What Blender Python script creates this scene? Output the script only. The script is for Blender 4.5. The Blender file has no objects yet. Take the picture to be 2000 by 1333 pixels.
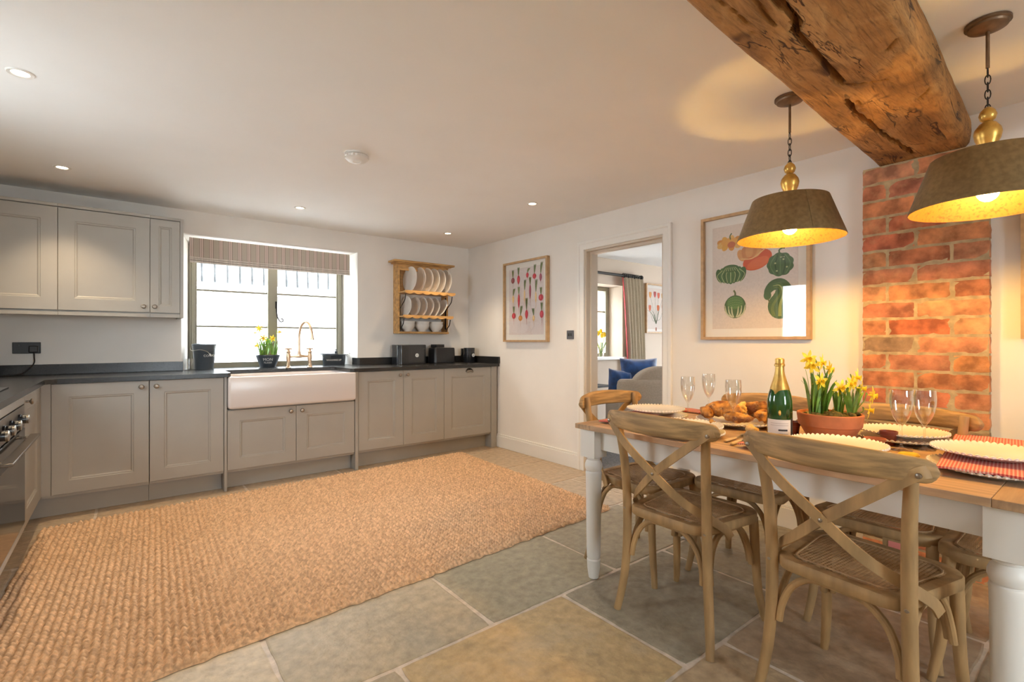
import bpy, bmesh, math, random
from math import sin, cos, pi, radians, sqrt, atan2
from mathutils import Vector, Matrix, noise
random.seed(7)
SC = bpy.context.scene
COL = SC.collection

# ------------------------------------------------------------------ camera
cam = bpy.data.cameras.new('camera'); cam.sensor_width = 36; cam.lens = 959.8/2000*36
cam.clip_start = .02
CAM = bpy.data.objects.new('camera', cam); COL.objects.link(CAM)
CAM.location = (-3.271, -4.97, 1.17); CAM.rotation_euler = (pi/2, 0, -.671)
SC.camera = CAM
# ------------------------------------------------------------------ world, exposure
W = bpy.data.worlds.new('sky'); SC.world = W; W.use_nodes = True
bg = W.node_tree.nodes['Background']; bg.inputs[0].default_value = (.84, .92, 1, 1); bg.inputs[1].default_value = 19.0
SC.view_settings.view_transform = 'Standard'; SC.view_settings.look = 'None'
SC.view_settings.exposure = 0.74; SC.view_settings.gamma = 1; SC.view_settings.use_curve_mapping = False
SC.cycles.max_bounces = 8; SC.cycles.diffuse_bounces = 5; SC.cycles.glossy_bounces = 4
SC.cycles.transparent_max_bounces = 16; SC.cycles.transmission_bounces = 6
SC.cycles.caustics_reflective = False; SC.cycles.caustics_refractive = False
SC.cycles.sample_clamp_indirect = 6; SC.cycles.use_denoising = True
PENDANT_L, DOWN_W, BACK_W = 480, 29, 22

def portal(name, loc, rot, sx, sy):
    l = bpy.data.lights.new(name, 'AREA'); l.shape = 'RECTANGLE'; l.size = sx; l.size_y = sy
    l.cycles.is_portal = True
    o = bpy.data.objects.new(name, l); COL.objects.link(o); o.location = loc; o.rotation_euler = rot
portal('window_portal', (-2.11, .37, 1.5), (-pi/2, 0, 0), 1.4, 1.15)
portal('added_window_portal', (-2.3, -8.02, 1.45), (pi/2, 0, 0), 1.0, 1.3)  # serves the window added behind the viewpoint
portal('side_portal', (-4.42, -2.15, 1.6), (0, -pi/2, 0), .8, .9)
portal('lounge_portal', (1.67, -.2, 1.42), (-pi/2, 0, 0), .9, 1.0)

portal('lounge_added_portal', (4.36, -2.3, 1.05), (0, pi/2, 0), 2.1, .8)  # serves the wall gap added to light the lounge
# ------------------------------------------------------------------ materials
def nd(nt, t, **k):
    n = nt.nodes.new(t)
    for a, v in k.items(): setattr(n, a, v)
    return n
def mat(name, col, rough=.5, metal=0, var=.0, vs=8, stretch=(1,1,1), bump=0, bs=60, bd=.002, attr=False, coat=0, spec=.5,
        emit=0, trans=0, col2=None, lo=.35, hi=.65, sheen=0, det=4):
    m = bpy.data.materials.new(name); m.use_nodes = True; nt = m.node_tree; L = nt.links.new
    p = nt.nodes['Principled BSDF']
    p.inputs['Roughness'].default_value = rough; p.inputs['Metallic'].default_value = metal
    p.inputs['Specular IOR Level'].default_value = spec; p.inputs['Coat Weight'].default_value = coat
    p.inputs['Transmission Weight'].default_value = trans; p.inputs['Sheen Weight'].default_value = sheen
    c4 = (*col, 1)
    if emit: p.inputs['Emission Color'].default_value = c4; p.inputs['Emission Strength'].default_value = emit
    tc = nd(nt, 'ShaderNodeTexCoord'); mp = nd(nt, 'ShaderNodeMapping'); mp.inputs['Scale'].default_value = stretch
    L(tc.outputs['Object'], mp.inputs[0])
    src = None
    if attr:
        a = nd(nt, 'ShaderNodeAttribute', attribute_name='Col'); src = a.outputs['Color']
    if var or col2:
        n = nd(nt, 'ShaderNodeTexNoise'); n.inputs['Scale'].default_value = vs; n.inputs['Detail'].default_value = det
        L(mp.outputs[0], n.inputs['Vector'])
        r = nd(nt, 'ShaderNodeValToRGB'); e = r.color_ramp.elements
        e[0].position = lo; e[1].position = hi
        if col2: e[0].color = (*col2, 1); e[1].color = c4
        else:
            k = 1-var, 1+var
            base = (1,1,1) if attr else col
            e[0].color = (*[v*k[0] for v in base], 1); e[1].color = (*[v*k[1] for v in base], 1)
        L(n.outputs['Fac'], r.inputs[0])
        if attr:
            x = nd(nt, 'ShaderNodeMix', data_type='RGBA', blend_type='MULTIPLY'); x.inputs[0].default_value = 1
            L(src, x.inputs[6]); L(r.outputs[0], x.inputs[7]); src = x.outputs[2]
        else: src = r.outputs[0]
    if src is not None: L(src, p.inputs['Base Color'])
    else: p.inputs['Base Color'].default_value = c4
    if bump:
        n2 = nd(nt, 'ShaderNodeTexNoise'); n2.inputs['Scale'].default_value = bs; n2.inputs['Detail'].default_value = 4
        L(mp.outputs[0], n2.inputs['Vector'])
        b = nd(nt, 'ShaderNodeBump'); b.inputs['Strength'].default_value = bump; b.inputs['Distance'].default_value = bd
        L(n2.outputs['Fac'], b.inputs['Height']); L(b.outputs[0], p.inputs['Normal'])
    return m
def mixmat(name, tint, gloss=.08, rough=.02, edge=.35, glosscol=(1,1,1)):
    """thin clear sheet: lets light through, mirrors a little, more at grazing angles"""
    m = bpy.data.materials.new(name); m.use_nodes = True; nt = m.node_tree; L = nt.links.new
    nt.nodes.remove(nt.nodes['Principled BSDF'])
    t = nd(nt, 'ShaderNodeBsdfTransparent'); t.inputs[0].default_value = (*tint, 1)
    g = nd(nt, 'ShaderNodeBsdfGlossy'); g.inputs['Roughness'].default_value = rough; g.inputs[0].default_value = (*glosscol, 1)
    lw = nd(nt, 'ShaderNodeLayerWeight'); lw.inputs[0].default_value = .3
    r = nd(nt, 'ShaderNodeMapRange'); r.inputs[3].default_value = gloss; r.inputs[4].default_value = edge
    mx = nd(nt, 'ShaderNodeMixShader')
    L(lw.outputs['Facing'], r.inputs[0]); L(r.outputs[0], mx.inputs[0]); L(t.outputs[0], mx.inputs[1]); L(g.outputs[0], mx.inputs[2])
    L(mx.outputs[0], nt.nodes['Material Output'].inputs[0])
    return m
def stripes(name, axis, period, stops, rough=.9):
    m = mat(name, (1,1,1), rough, bump=.15, bs=400, bd=.0005); nt = m.node_tree; L = nt.links.new
    tc = nd(nt, 'ShaderNodeTexCoord'); s = nd(nt, 'ShaderNodeSeparateXYZ'); L(tc.outputs['Object'], s.inputs[0])
    a = nd(nt, 'ShaderNodeMath', operation='DIVIDE'); a.inputs[1].default_value = period; L(s.outputs[axis], a.inputs[0])
    f = nd(nt, 'ShaderNodeMath', operation='FRACT'); L(a.outputs[0], f.inputs[0])
    r = nd(nt, 'ShaderNodeValToRGB'); r.color_ramp.interpolation = 'CONSTANT'; e = r.color_ramp.elements
    e[0].position = 0; e[0].color = (*stops[0][1], 1); e[1].position = stops[1][0]; e[1].color = (*stops[1][1], 1)
    for p, c in stops[2:]:
        q = e.new(p); q.color = (*c, 1)
    L(f.outputs[0], r.inputs[0]); L(r.outputs[0], nt.nodes['Principled BSDF'].inputs['Base Color'])
    return m
def gingham(name, period=.016):
    m = mat(name, (1,1,1), .9); nt = m.node_tree; L = nt.links.new
    tc = nd(nt, 'ShaderNodeTexCoord'); s = nd(nt, 'ShaderNodeSeparateXYZ'); L(tc.outputs['Object'], s.inputs[0])
    hs = []
    for ax in (0, 1):
        a = nd(nt, 'ShaderNodeMath', operation='DIVIDE'); a.inputs[1].default_value = period; L(s.outputs[ax], a.inputs[0])
        f = nd(nt, 'ShaderNodeMath', operation='FRACT'); L(a.outputs[0], f.inputs[0])
        g = nd(nt, 'ShaderNodeMath', operation='GREATER_THAN'); g.inputs[1].default_value = .45; L(f.outputs[0], g.inputs[0]); hs.append(g)
    ad = nd(nt, 'ShaderNodeMath', operation='ADD'); L(hs[0].outputs[0], ad.inputs[0]); L(hs[1].outputs[0], ad.inputs[1])
    h = nd(nt, 'ShaderNodeMath', operation='MULTIPLY'); h.inputs[1].default_value = .5; L(ad.outputs[0], h.inputs[0])
    r = nd(nt, 'ShaderNodeValToRGB'); e = r.color_ramp.elements; e[0].color = (.76,.55,.46,1); e[1].color = (.48,.05,.045,1)
    q = e.new(.5); q.color = (.66,.22,.17,1)
    L(h.outputs[0], r.inputs[0]); L(r.outputs[0], nt.nodes['Principled BSDF'].inputs['Base Color'])
    return m
MT = dict(
    wall=mat('wall_plaster', (.80,.76,.71), .9, var=.02, vs=3, bump=.08, bs=40, bd=.003),
    ceil=mat('ceiling_paint', (.90,.89,.875), .9, var=.015, vs=2),
    trim=mat('trim_paint', (.80,.775,.73), .45),
    architrave=mat('architrave_paint', (.62,.53,.43), .4),
    cab=mat('cabinet_paint', (.36,.335,.295), .4, var=.02, vs=5),
    winpaint=mat('window_paint', (.29,.265,.20), .45),
    wtop=mat('worktop_stone', (.022,.021,.0205), .26, var=.35, vs=260, bump=.05, bs=200),
    ceramic=mat('white_ceramic', (.68,.625,.60), .25),
    plate=mat('plate_glaze', (.80,.76,.70), .22, coat=.2),
    steel=mat('brushed_steel', (.5,.47,.43), .3, 1),
    pewter=mat('pewter', (.32,.27,.22), .35, 1),
    brass=mat('aged_brass', (.68,.50,.34), .30, 1, var=.12, vs=30),
    black=mat('black_plastic', (.012,.012,.014), .3),
    blackmetal=mat('black_enamel', (.018,.019,.022), .22, coat=.4),
    iron=mat('dark_iron', (.03,.026,.022), .55, .6),
    glassblk=mat('black_glass', (.012,.011,.010), .10, spec=.35),
    slate=mat('dark_enamel_grey', (.06,.072,.085), .35, var=.1, vs=6),
    oak=mat('weathered_oak', (.37,.225,.095), .62, var=.25, vs=9, stretch=(2.2,2.2,.5), bump=.12, bs=70, bd=.002),
    rail=mat('weathered_oak_rail', (.37,.225,.095), .6, var=.3, vs=8, stretch=(.6,4,9), bump=.15, bs=60, bd=.002),
    cane=mat('cane_weave', (.44,.275,.135), .55, var=.15, vs=40),
    top=mat('oak_tabletop', (.50,.325,.195), .42, var=.2, vs=6, stretch=(9,.7,4), bump=.06, bs=60, bd=.001),
    topend=mat('oak_breadboard', (.42,.27,.155), .45, var=.22, vs=6, stretch=(.7,9,4), bump=.06, bs=60, bd=.001),
    tleg=mat('table_paint', (.78,.76,.72), .4),
    pine=mat('waxed_pine', (.52,.29,.10), .45, var=.25, vs=5, stretch=(1.5,6,6)),
    frame=mat('oak_picture_frame', (.46,.285,.135), .45, var=.12, vs=8, stretch=(3,3,3)),
    mount=mat('picture_mount', (.82,.79,.74), .9),
    print_=mat('printed_paper', (1,1,1), .8, attr=True, var=.04, vs=90),
    glass=mixmat('picture_glass', (.99,.99,.99), .018, .01, .10),
    pane=mixmat('window_glass', (.97,.985,.98), .04, .01, .4),
    flute=mixmat('flute_crystal', (.97,.97,.96), .05, .01, .75),
    bottle=mat('green_bottle_glass', (.012,.07,.012), .06, coat=.5, var=.4, vs=12),
    foil=mat('gold_foil', (.60,.37,.10), .38, .85, var=.2, vs=25, bump=.4, bs=120, bd=.002),
    label=mat('bottle_label', (.78,.74,.68), .6), ink=mat('dark_ink', (.03,.03,.035), .6),
    pale=mat('pale_lettering', (.8,.8,.78), .6),
    terra=mat('terracotta', (.52,.17,.065), .8, var=.15, vs=14, bump=.15, bs=90),
    terrad=mat('dark_red_glaze', (.20,.04,.022), .35),
    moss=mat('moss', (.20,.15,.035), .95, col2=(.05,.04,.012), vs=45, bump=.6, bs=90, bd=.006),
    leaf=mat('daffodil_leaf', (.17,.33,.055), .5, var=.35, vs=20),
    stem=mat('daffodil_stem', (.24,.33,.08), .5), petal=mat('daffodil_petal', (.95,.76,.06), .55, var=.15, vs=40),
    corona=mat('daffodil_trumpet', (.92,.60,.02), .5),
    crust=mat('bread_crust', (.66,.30,.06), .55, col2=(.16,.042,.008), vs=24, bump=.9, bs=70, bd=.008, lo=.36, hi=.60, det=8),
    crumb=mat('bread_crumb', (.78,.52,.22), .85, var=.2, vs=50, bump=.6, bs=80, bd=.006),
    gold=mat('gilded_wood', (.62,.37,.085), .35, .75, col2=(.26,.14,.03), vs=24, lo=.25, hi=.5),
    shade=mat('tarnished_metal_shade', (.25,.165,.07), .48, .45, col2=(.19,.122,.05), vs=60),
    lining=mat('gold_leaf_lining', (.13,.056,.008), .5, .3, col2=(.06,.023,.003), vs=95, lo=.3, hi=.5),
    bronze=mat('bronze', (.2,.13,.08), .45, .8, var=.3, vs=20),
    bulb=mat('warm_bulb', (1,.56,.12), .5, emit=PENDANT_L),
    lens=mat('downlight_lens', (1,.80,.55), .4, emit=14),
    plastic=mat('white_plastic', (.78,.75,.71), .4),
    beam=mat('old_oak_beam', (.50,.265,.085), .68, col2=(.17,.075,.022), vs=5, stretch=(1.1,3.2,3.2), bump=.6, bs=22, bd=.012, lo=.3, hi=.62, det=8),
    brick=mat('brick_face', (1,1,1), .9, attr=True, var=.42, vs=13, det=7, bump=.5, bs=60, bd=.006),
    mortar=mat('lime_mortar', (.43,.32,.18), .95, var=.2, vs=25, bump=.4, bs=60, bd=.005),
    slab=mat('stone_slab', (1,1,1),   .46, attr=True, var=.20, vs=24, bump=.7, bs=30, bd=.008, det=9, lo=.3, hi=.7),
    jute=mat('jute', (.58,.375,.22), .9, var=.28, vs=50, bump=.4, bs=220, bd=.003),
    carpet=mat('grey_carpet', (.20,.20,.21), .95, var=.5, vs=130, bump=.6, bs=200, bd=.006),
    linen=mat('beige_linen', (.47,.40,.32), .9, var=.06, vs=60, bump=.2, bs=300, bd=.001),
    velvet=mat('blue_velvet', (.006,.06,.23), .65, var=.5, vs=10, sheen=.6),
    curtain=mat('curtain_linen', (.50,.43,.32), .9, var=.05, vs=60), red=mat('red_braid', (.50,.045,.055), .85),
    blind=stripes('blind_stripe', 0, .0735, [(0,(.50,.43,.355)),(.56,(.30,.24,.20)),(.61,(.68,.55,.49)),(.72,(.46,.36,.31)),(.80,(.68,.55,.49)),(.93,(.30,.24,.20))]),
    blindhem=mat('blind_lining', (.70,.63,.57), .9, var=.12, vs=9, stretch=(6,1,1)),
    switchgrey=mat('switch_plate', (.10,.10,.11), .5),
    ovensteel=mat('bronzed_steel', (.20,.165,.13), .35, .9),
    bounce_ground=mat('bounce_gravel', (.74,.73,.71), .95, var=.1),  # unseen outer ground, kept pale to bounce daylight onto the ceiling
    napkin=gingham('red_gingham', .0085),
    white_ext=mat('whitewashed_brick', (.88,.88,.88), .9, bump=.3, bs=20),
    roof=mat('weathered_roof', (.072,.073,.074), .9, var=.3, vs=12),
    ground=mat('courtyard_paving', (.82,.81,.79), .9, var=.1),
    redbrick=mat('sunlit_brick', (.30,.155,.085), .9, var=.15, vs=9),
    pink=mat('pink_sticker', (.75,.25,.22), .6),
    yellow_reflection=mat('yellow_reflection', (.75,.52,.03), .4, var=.1, vs=40),  # yellow of a glass reflection put into the colour
    handle=mat('pale_horn_handle', (.68,.50,.28), .35, var=.12, vs=20),
)

def beam_mat():
    m = mat('old_oak_beam', (.5,.27,.09), .7); nt = m.node_tree; L = nt.links.new; p = nt.nodes['Principled BSDF']
    tc = nd(nt, 'ShaderNodeTexCoord')
    def no(sc, stretch, det, dist, rough=.6):
        mp = nd(nt, 'ShaderNodeMapping'); mp.inputs['Scale'].default_value = stretch; L(tc.outputs['Object'], mp.inputs[0])
        n = nd(nt, 'ShaderNodeTexNoise'); n.inputs['Scale'].default_value = sc; n.inputs['Detail'].default_value = det; n.inputs['Distortion'].default_value = dist; n.inputs['Roughness'].default_value = rough
        L(mp.outputs[0], n.inputs['Vector']); return n.outputs['Fac']
    def ramp(f, *st):
        r = nd(nt, 'ShaderNodeValToRGB'); e = r.color_ramp.elements; e[0].position, e[0].color = st[0][0], (*st[0][1],1); e[1].position, e[1].color = st[-1][0], (*st[-1][1],1)
        for q, c in st[1:-1]: e.new(q).color = (*c, 1)
        L(f, r.inputs[0]); return r.outputs[0]
    def mul(a, b):
        x = nd(nt, 'ShaderNodeMix', data_type='RGBA', blend_type='MULTIPLY'); x.inputs[0].default_value = 1; L(a, x.inputs[6]); L(b, x.inputs[7]); return x.outputs[2]
    base = ramp(no(2.2, (1,2.2,2.2), 6, .8), (.32,(.20,.085,.022)), (.5,(.44,.215,.062)), (.68,(.62,.36,.14)))
    fib = no(7, (.8,8,8), 9, 1.1, .72); fibc = ramp(fib, (.33,(.42,.36,.30)), (.5,(.95,.93,.9)), (.66,(1.15,1.12,1.05)))
    ln = no(3.2, (.6,3.4,3.4), 3, 1.2, .55); lnr = ramp(ln, (.484,(1,1,1)), (.496,(.18,.13,.10)), (.504,(.18,.13,.10)), (.516,(1,1,1)))
    msk = ramp(no(3.0, (.8,1.8,1.8), 3, .5), (.47,(1,1,1)), (.58,(0,0,0)))
    lx = nd(nt, 'ShaderNodeMix', data_type='RGBA', blend_type='LIGHTEN'); lx.inputs[0].default_value = 1; L(lnr, lx.inputs[6]); L(msk, lx.inputs[7]); lnc = lx.outputs[2]
    kn = ramp(no(4.5, (1,1.3,1.3), 2, .6), (.27,(.25,.18,.13)), (.34,(1,1,1)))
    L(mul(mul(mul(base, fibc), lnc), kn), p.inputs['Base Color'])
    b = nd(nt, 'ShaderNodeBump'); b.inputs['Strength'].default_value = .8; b.inputs['Distance'].default_value = .010; L(fib, b.inputs['Height'])
    b2 = nd(nt, 'ShaderNodeBump'); b2.inputs['Strength'].default_value = .4; b2.inputs['Distance'].default_value = .008; L(lnc, b2.inputs['Height']); L(b.outputs[0], b2.inputs['Normal']); L(b2.outputs[0], p.inputs['Normal'])
    return m
MT['beam'] = beam_mat()
def chalky(m, col, sc, lo, hi, amt):
    nt = m.node_tree; L = nt.links.new; p = nt.nodes['Principled BSDF']; src = p.inputs['Base Color'].links[0].from_socket
    tc = nd(nt, 'ShaderNodeTexCoord'); n = nd(nt, 'ShaderNodeTexNoise'); n.inputs['Scale'].default_value = sc; n.inputs['Detail'].default_value = 8; n.inputs['Roughness'].default_value = .65; L(tc.outputs['Object'], n.inputs['Vector'])
    r = nd(nt, 'ShaderNodeMapRange'); r.inputs[1].default_value = lo; r.inputs[2].default_value = hi; r.inputs[4].default_value = amt; L(n.outputs['Fac'], r.inputs[0])
    x = nd(nt, 'ShaderNodeMix', data_type='RGBA'); L(r.outputs[0], x.inputs[0]); L(src, x.inputs[6]); x.inputs[7].default_value = (*col, 1); L(x.outputs[2], p.inputs['Base Color'])
chalky(MT['brick'], (.64,.33,.15), 11, .52, .68, .42)
chalky(MT['crust'], (.80,.60,.34), 26, .58, .68, .6)
chalky(MT['slab'], (.50,.44,.34), 3.2, .52, .68, .35)
# ------------------------------------------------------------------ mesh helpers
def cr(pts, n=6):
    """Catmull-Rom through pts (tuples of any length)"""
    P = [Vector(p) for p in pts]; P = [P[0]*2-P[1]] + P + [P[-1]*2-P[-2]]; out = []
    for i in range(1, len(P)-2):
        a, b, c, d = P[i-1:i+3]
        for k in range(n):
            t = k/n
            out.append(.5*((2*b)+(c-a)*t+(2*a-5*b+4*c-d)*t*t+(3*b-a-3*c+d)*t**3))
    out.append(P[-2]); return out
class B:
    def __init__(s): s.bm = bmesh.new(); s.M = None
    def v(s, co): return s.bm.verts.new(s.M @ Vector(co) if s.M else co)
    def f(s, vs, mi=0):
        try: q = s.bm.faces.new(vs)
        except ValueError: return None
        q.material_index = mi; return q
    def loft(s, rings, closed=True, caps=True, mi=0):
        R = [[s.v(c) for c in r] for r in rings]
        for a, b in zip(R, R[1:]):
            n = len(a)
            for i in range(n if closed else n-1): s.f((a[i], a[(i+1) % n], b[(i+1) % n], b[i]), mi)
        if caps and closed: s.f(R[0][::-1], mi); s.f(R[-1], mi)
        return s
    def box(s, x0, x1, y0, y1, z0, z1, mi=0):
        return s.loft([[(x0,y0,z),(x1,y0,z),(x1,y1,z),(x0,y1,z)] for z in (z0, z1)], mi=mi)
    def prism(s, pts, z0, z1, mi=0):
        return s.loft([[(x,y,z) for x, y in pts] for z in (z0, z1)], mi=mi)
    def plate(s, pts, y0, y1, mi=0):           # polygon in x,z extruded along y
        return s.loft([[(x,y,z) for x, z in pts] for y in (y1, y0)], mi=mi)
    def lathe(s, prof, seg=32, c=(0,0,0), rmod=None, zmod=None, caps=True, mi=0):
        rings = []
        for k, (r, z) in enumerate(prof):
            ring = []
            for i in range(seg):
                a = 2*pi*i/seg; rr = r*(rmod(a, k) if rmod else 1); zz = z+(zmod(a, k) if zmod else 0)
                ring.append((c[0]+rr*cos(a), c[1]+rr*sin(a), c[2]+zz))
            rings.append(ring)
        return s.loft(rings, caps=caps, mi=mi)
    def tube(s, pts, r, seg=8, n=0, mi=0, flat=None, closed=False):
        if n: 
            if isinstance(r, (list, tuple)):
                q = cr([(*p, rr) for p, rr in zip(pts, r)], n); pts = [Vector(v[:3]) for v in q]; r = [v[3] for v in q]
            else: pts = cr(pts, n)
        pts = [Vector(p) for p in pts]; N = len(pts); up = None; rings = []
        for i, p in enumerate(pts):
            if closed: t = pts[(i+1) % N]-pts[i-1]
            else: t = pts[min(i+1, N-1)]-pts[max(i-1, 0)]
            t.normalize()
            if up is None: up = Vector((0,0,1)) if abs(t.z) < .9 else Vector((0,1,0))
            u = t.cross(up).normalized(); w = u.cross(t); up = w
            rr = r[i] if isinstance(r, (list, tuple)) else r
            rings.append([p+(u*cos(2*pi*k/seg)+w*sin(2*pi*k/seg)*(flat or 1))*rr for k in range(seg)])
        if closed: rings.append(rings[0])
        return s.loft(rings, caps=not closed, mi=mi)
    def ribbon(s, pts, nrm, w, t, n=6, mi=0):
        q = cr([(*p, *k) for p, k in zip(pts, nrm)], n); rings = []
        for i, v in enumerate(q):
            p = Vector(v[:3]); k = Vector(v[3:]).normalized(); a = Vector(q[max(i-1,0)][:3]); b = Vector(q[min(i+1,len(q)-1)][:3])
            d = (b-a).normalized(); side = d.cross(k).normalized(); k = side.cross(d)
            rings.append([p+side*w/2+k*t/2, p+side*w/2-k*t/2, p-side*w/2-k*t/2, p-side*w/2+k*t/2])
        return s.loft(rings, mi=mi)
    def ball(s, c, r, sc=(1,1,1), seg=16, rings=10, mi=0):
        prof = [[(c[0]+r*sc[0]*sin(pi*j/rings)*cos(2*pi*i/seg), c[1]+r*sc[1]*sin(pi*j/rings)*sin(2*pi*i/seg), c[2]-r*sc[2]*cos(pi*j/rings)) for i in range(seg)] for j in range(1, rings)]
        return s.loft(prof, mi=mi)
    def poly(s, pts, mi=0): s.f([s.v(p) for p in pts], mi); return s
    def obj(s, name, m, parent=None, bevel=0, smooth=True, sharp=.6, sub=0, seg=2, loc=None, rot=None):
        bm = s.bm; bmesh.ops.recalc_face_normals(bm, faces=bm.faces)
        me = bpy.data.meshes.new(name)
        if smooth:
            for f in bm.faces: f.smooth = True
            for e in bm.edges:
                if len(e.link_faces) == 2 and e.calc_face_angle(0) > sharp: e.smooth = False
        bm.to_mesh(me); bm.free()
        for q in (m if isinstance(m, (list, tuple)) else [m]): me.materials.append(MT[q] if isinstance(q, str) else q)
        o = bpy.data.objects.new(name, me); COL.objects.link(o)
        if parent: o.parent = parent
        if loc: o.location = loc
        if rot: o.rotation_euler = rot
        if bevel:
            b = o.modifiers.new('bevel', 'BEVEL'); b.width = bevel; b.segments = seg; b.limit_method = 'ANGLE'; b.angle_limit = .6
            b.harden_normals = False
        if sub:
            u = o.modifiers.new('sub', 'SUBSURF'); u.levels = sub; u.render_levels = sub
        return o
def tag(o, label, cat, group=None, kind=None):
    o['label'] = label; o['category'] = cat
    if group: o['group'] = group
    if kind: o['kind'] = kind
    return o
def thing(name, label, cat, loc=(0,0,0), rz=0, group=None):
    o = bpy.data.objects.new(name, None); o.empty_display_size = .05; COL.objects.link(o)
    o.location = loc; o.rotation_euler = (0,0,rz)
    return tag(o, label, cat, group)
def struct(o): o['kind'] = 'structure'; return o
def dup(root, label, loc, rz=None, group=None, rot=None):
    def cp(o, par):
        c = o.copy(); COL.objects.link(c)
        if par: c.parent = par
        for ch in kids.get(o.name, []): cp(ch, c)
        return c
    kids = {}
    for o in COL.objects:
        if o.parent: kids.setdefault(o.parent.name, []).append(o)
    r = cp(root, None); r.location = loc; r['label'] = label
    if rz is not None: r.rotation_euler = (0,0,rz)
    if rot is not None: r.rotation_euler = rot
    if group: r['group'] = group
    return r
def text_mesh(txt, size, extrude=.0006):
    cu = bpy.data.curves.new('lettering', 'FONT'); cu.body = txt; cu.size = size; cu.align_x = 'CENTER'; cu.align_y = 'CENTER'; cu.extrude = extrude
    o = bpy.data.objects.new('lettering', cu); COL.objects.link(o)
    bpy.context.view_layer.update()
    me = bpy.data.meshes.new_from_object(o.evaluated_get(bpy.context.evaluated_depsgraph_get()))
    bpy.data.objects.remove(o); bpy.data.curves.remove(cu)
    return me
def curved_text(txt, size, radius, ang, z, parent, m='pale', slope=0, name='lettering'):
    """text wrapped on a round wall of the given radius, facing direction ang (radians, from +x)"""
    me = text_mesh(txt, size)
    bm = bmesh.new(); bm.from_mesh(me); bmesh.ops.subdivide_edges(bm, edges=[e for e in bm.edges if e.calc_length() > size*.12], cuts=2)
    for v in bm.verts:
        x, y, d = v.co; r = radius+d+slope*y+.0006; a = ang+x/radius
        v.co = (r*cos(a), r*sin(a), z+y)
    bm.to_mesh(me); bm.free(); me.materials.append(MT[m])
    o = bpy.data.objects.new(name, me); COL.objects.link(o); o.parent = parent; return o
def setcol(me, cols):
    """per-face colours"""
    a = me.color_attributes.new('Col', 'FLOAT_COLOR', 'CORNER'); i = 0
    for p in me.polygons:
        for _ in range(p.loop_total): a.data[i].color = (*cols[p.index], 1); i += 1

# ------------------------------------------------------------------ setting: room shell
CH = 2.28
def wallbox(name, parts, m='wall'):
    b = B()
    for p in parts: b.box(*p)
    return struct(b.obj(name, m, smooth=False))
b = B()                                     # window wall with splayed reveal
b.prism([(-4.6,0),(-2.88,0),(-2.80,.32),(-2.80,.40),(-4.6,.40)], -.1, 2.4)
b.prism([(-1.363,0),(.15,0),(.15,.40),(-1.416,.40),(-1.416,.32)], -.1, 2.4)
b.loft([[(-2.88,0,z0),(-1.363,0,z0),(-1.416,.4,z1),(-2.80,.4,z1)] for z0, z1 in ((2.085,2.05),(2.4,2.4))])
b.box(-2.88,-1.363, .02,.40, -.1,.885)
struct(b.obj('wall_back', 'wall', smooth=False))
wallbox('wall_right', [(0,.15,-1.86,0,-.1,2.4),(0,.15,-8.0,-2.77,-.1,2.4),(0,.15,-2.77,-1.86,2.03,2.4)])
wallbox('wall_left', [(-4.4,-4.28,-1.75,0,-.1,2.4),(-4.4,-4.28,-8.0,-2.55,-.1,2.4),(-4.4,-4.28,-2.55,-1.75,-.1,1.18),(-4.4,-4.28,-2.55,-1.75,2.02,2.4)])
wallbox('wall_front', [(-4.4,-2.8,-8.1,-8.0,-.1,2.4),(-1.8,.15,-8.1,-8.0,-.1,2.4),(-2.8,-1.8,-8.1,-8.0,2.1,2.4),(-2.8,-1.8,-8.1,-8.0,-.1,.8)])  # opening added behind the viewpoint to let daylight in
wallbox('ceiling', [(-4.4,.15,-8.1,.4,CH,2.45)], 'ceil')

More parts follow.
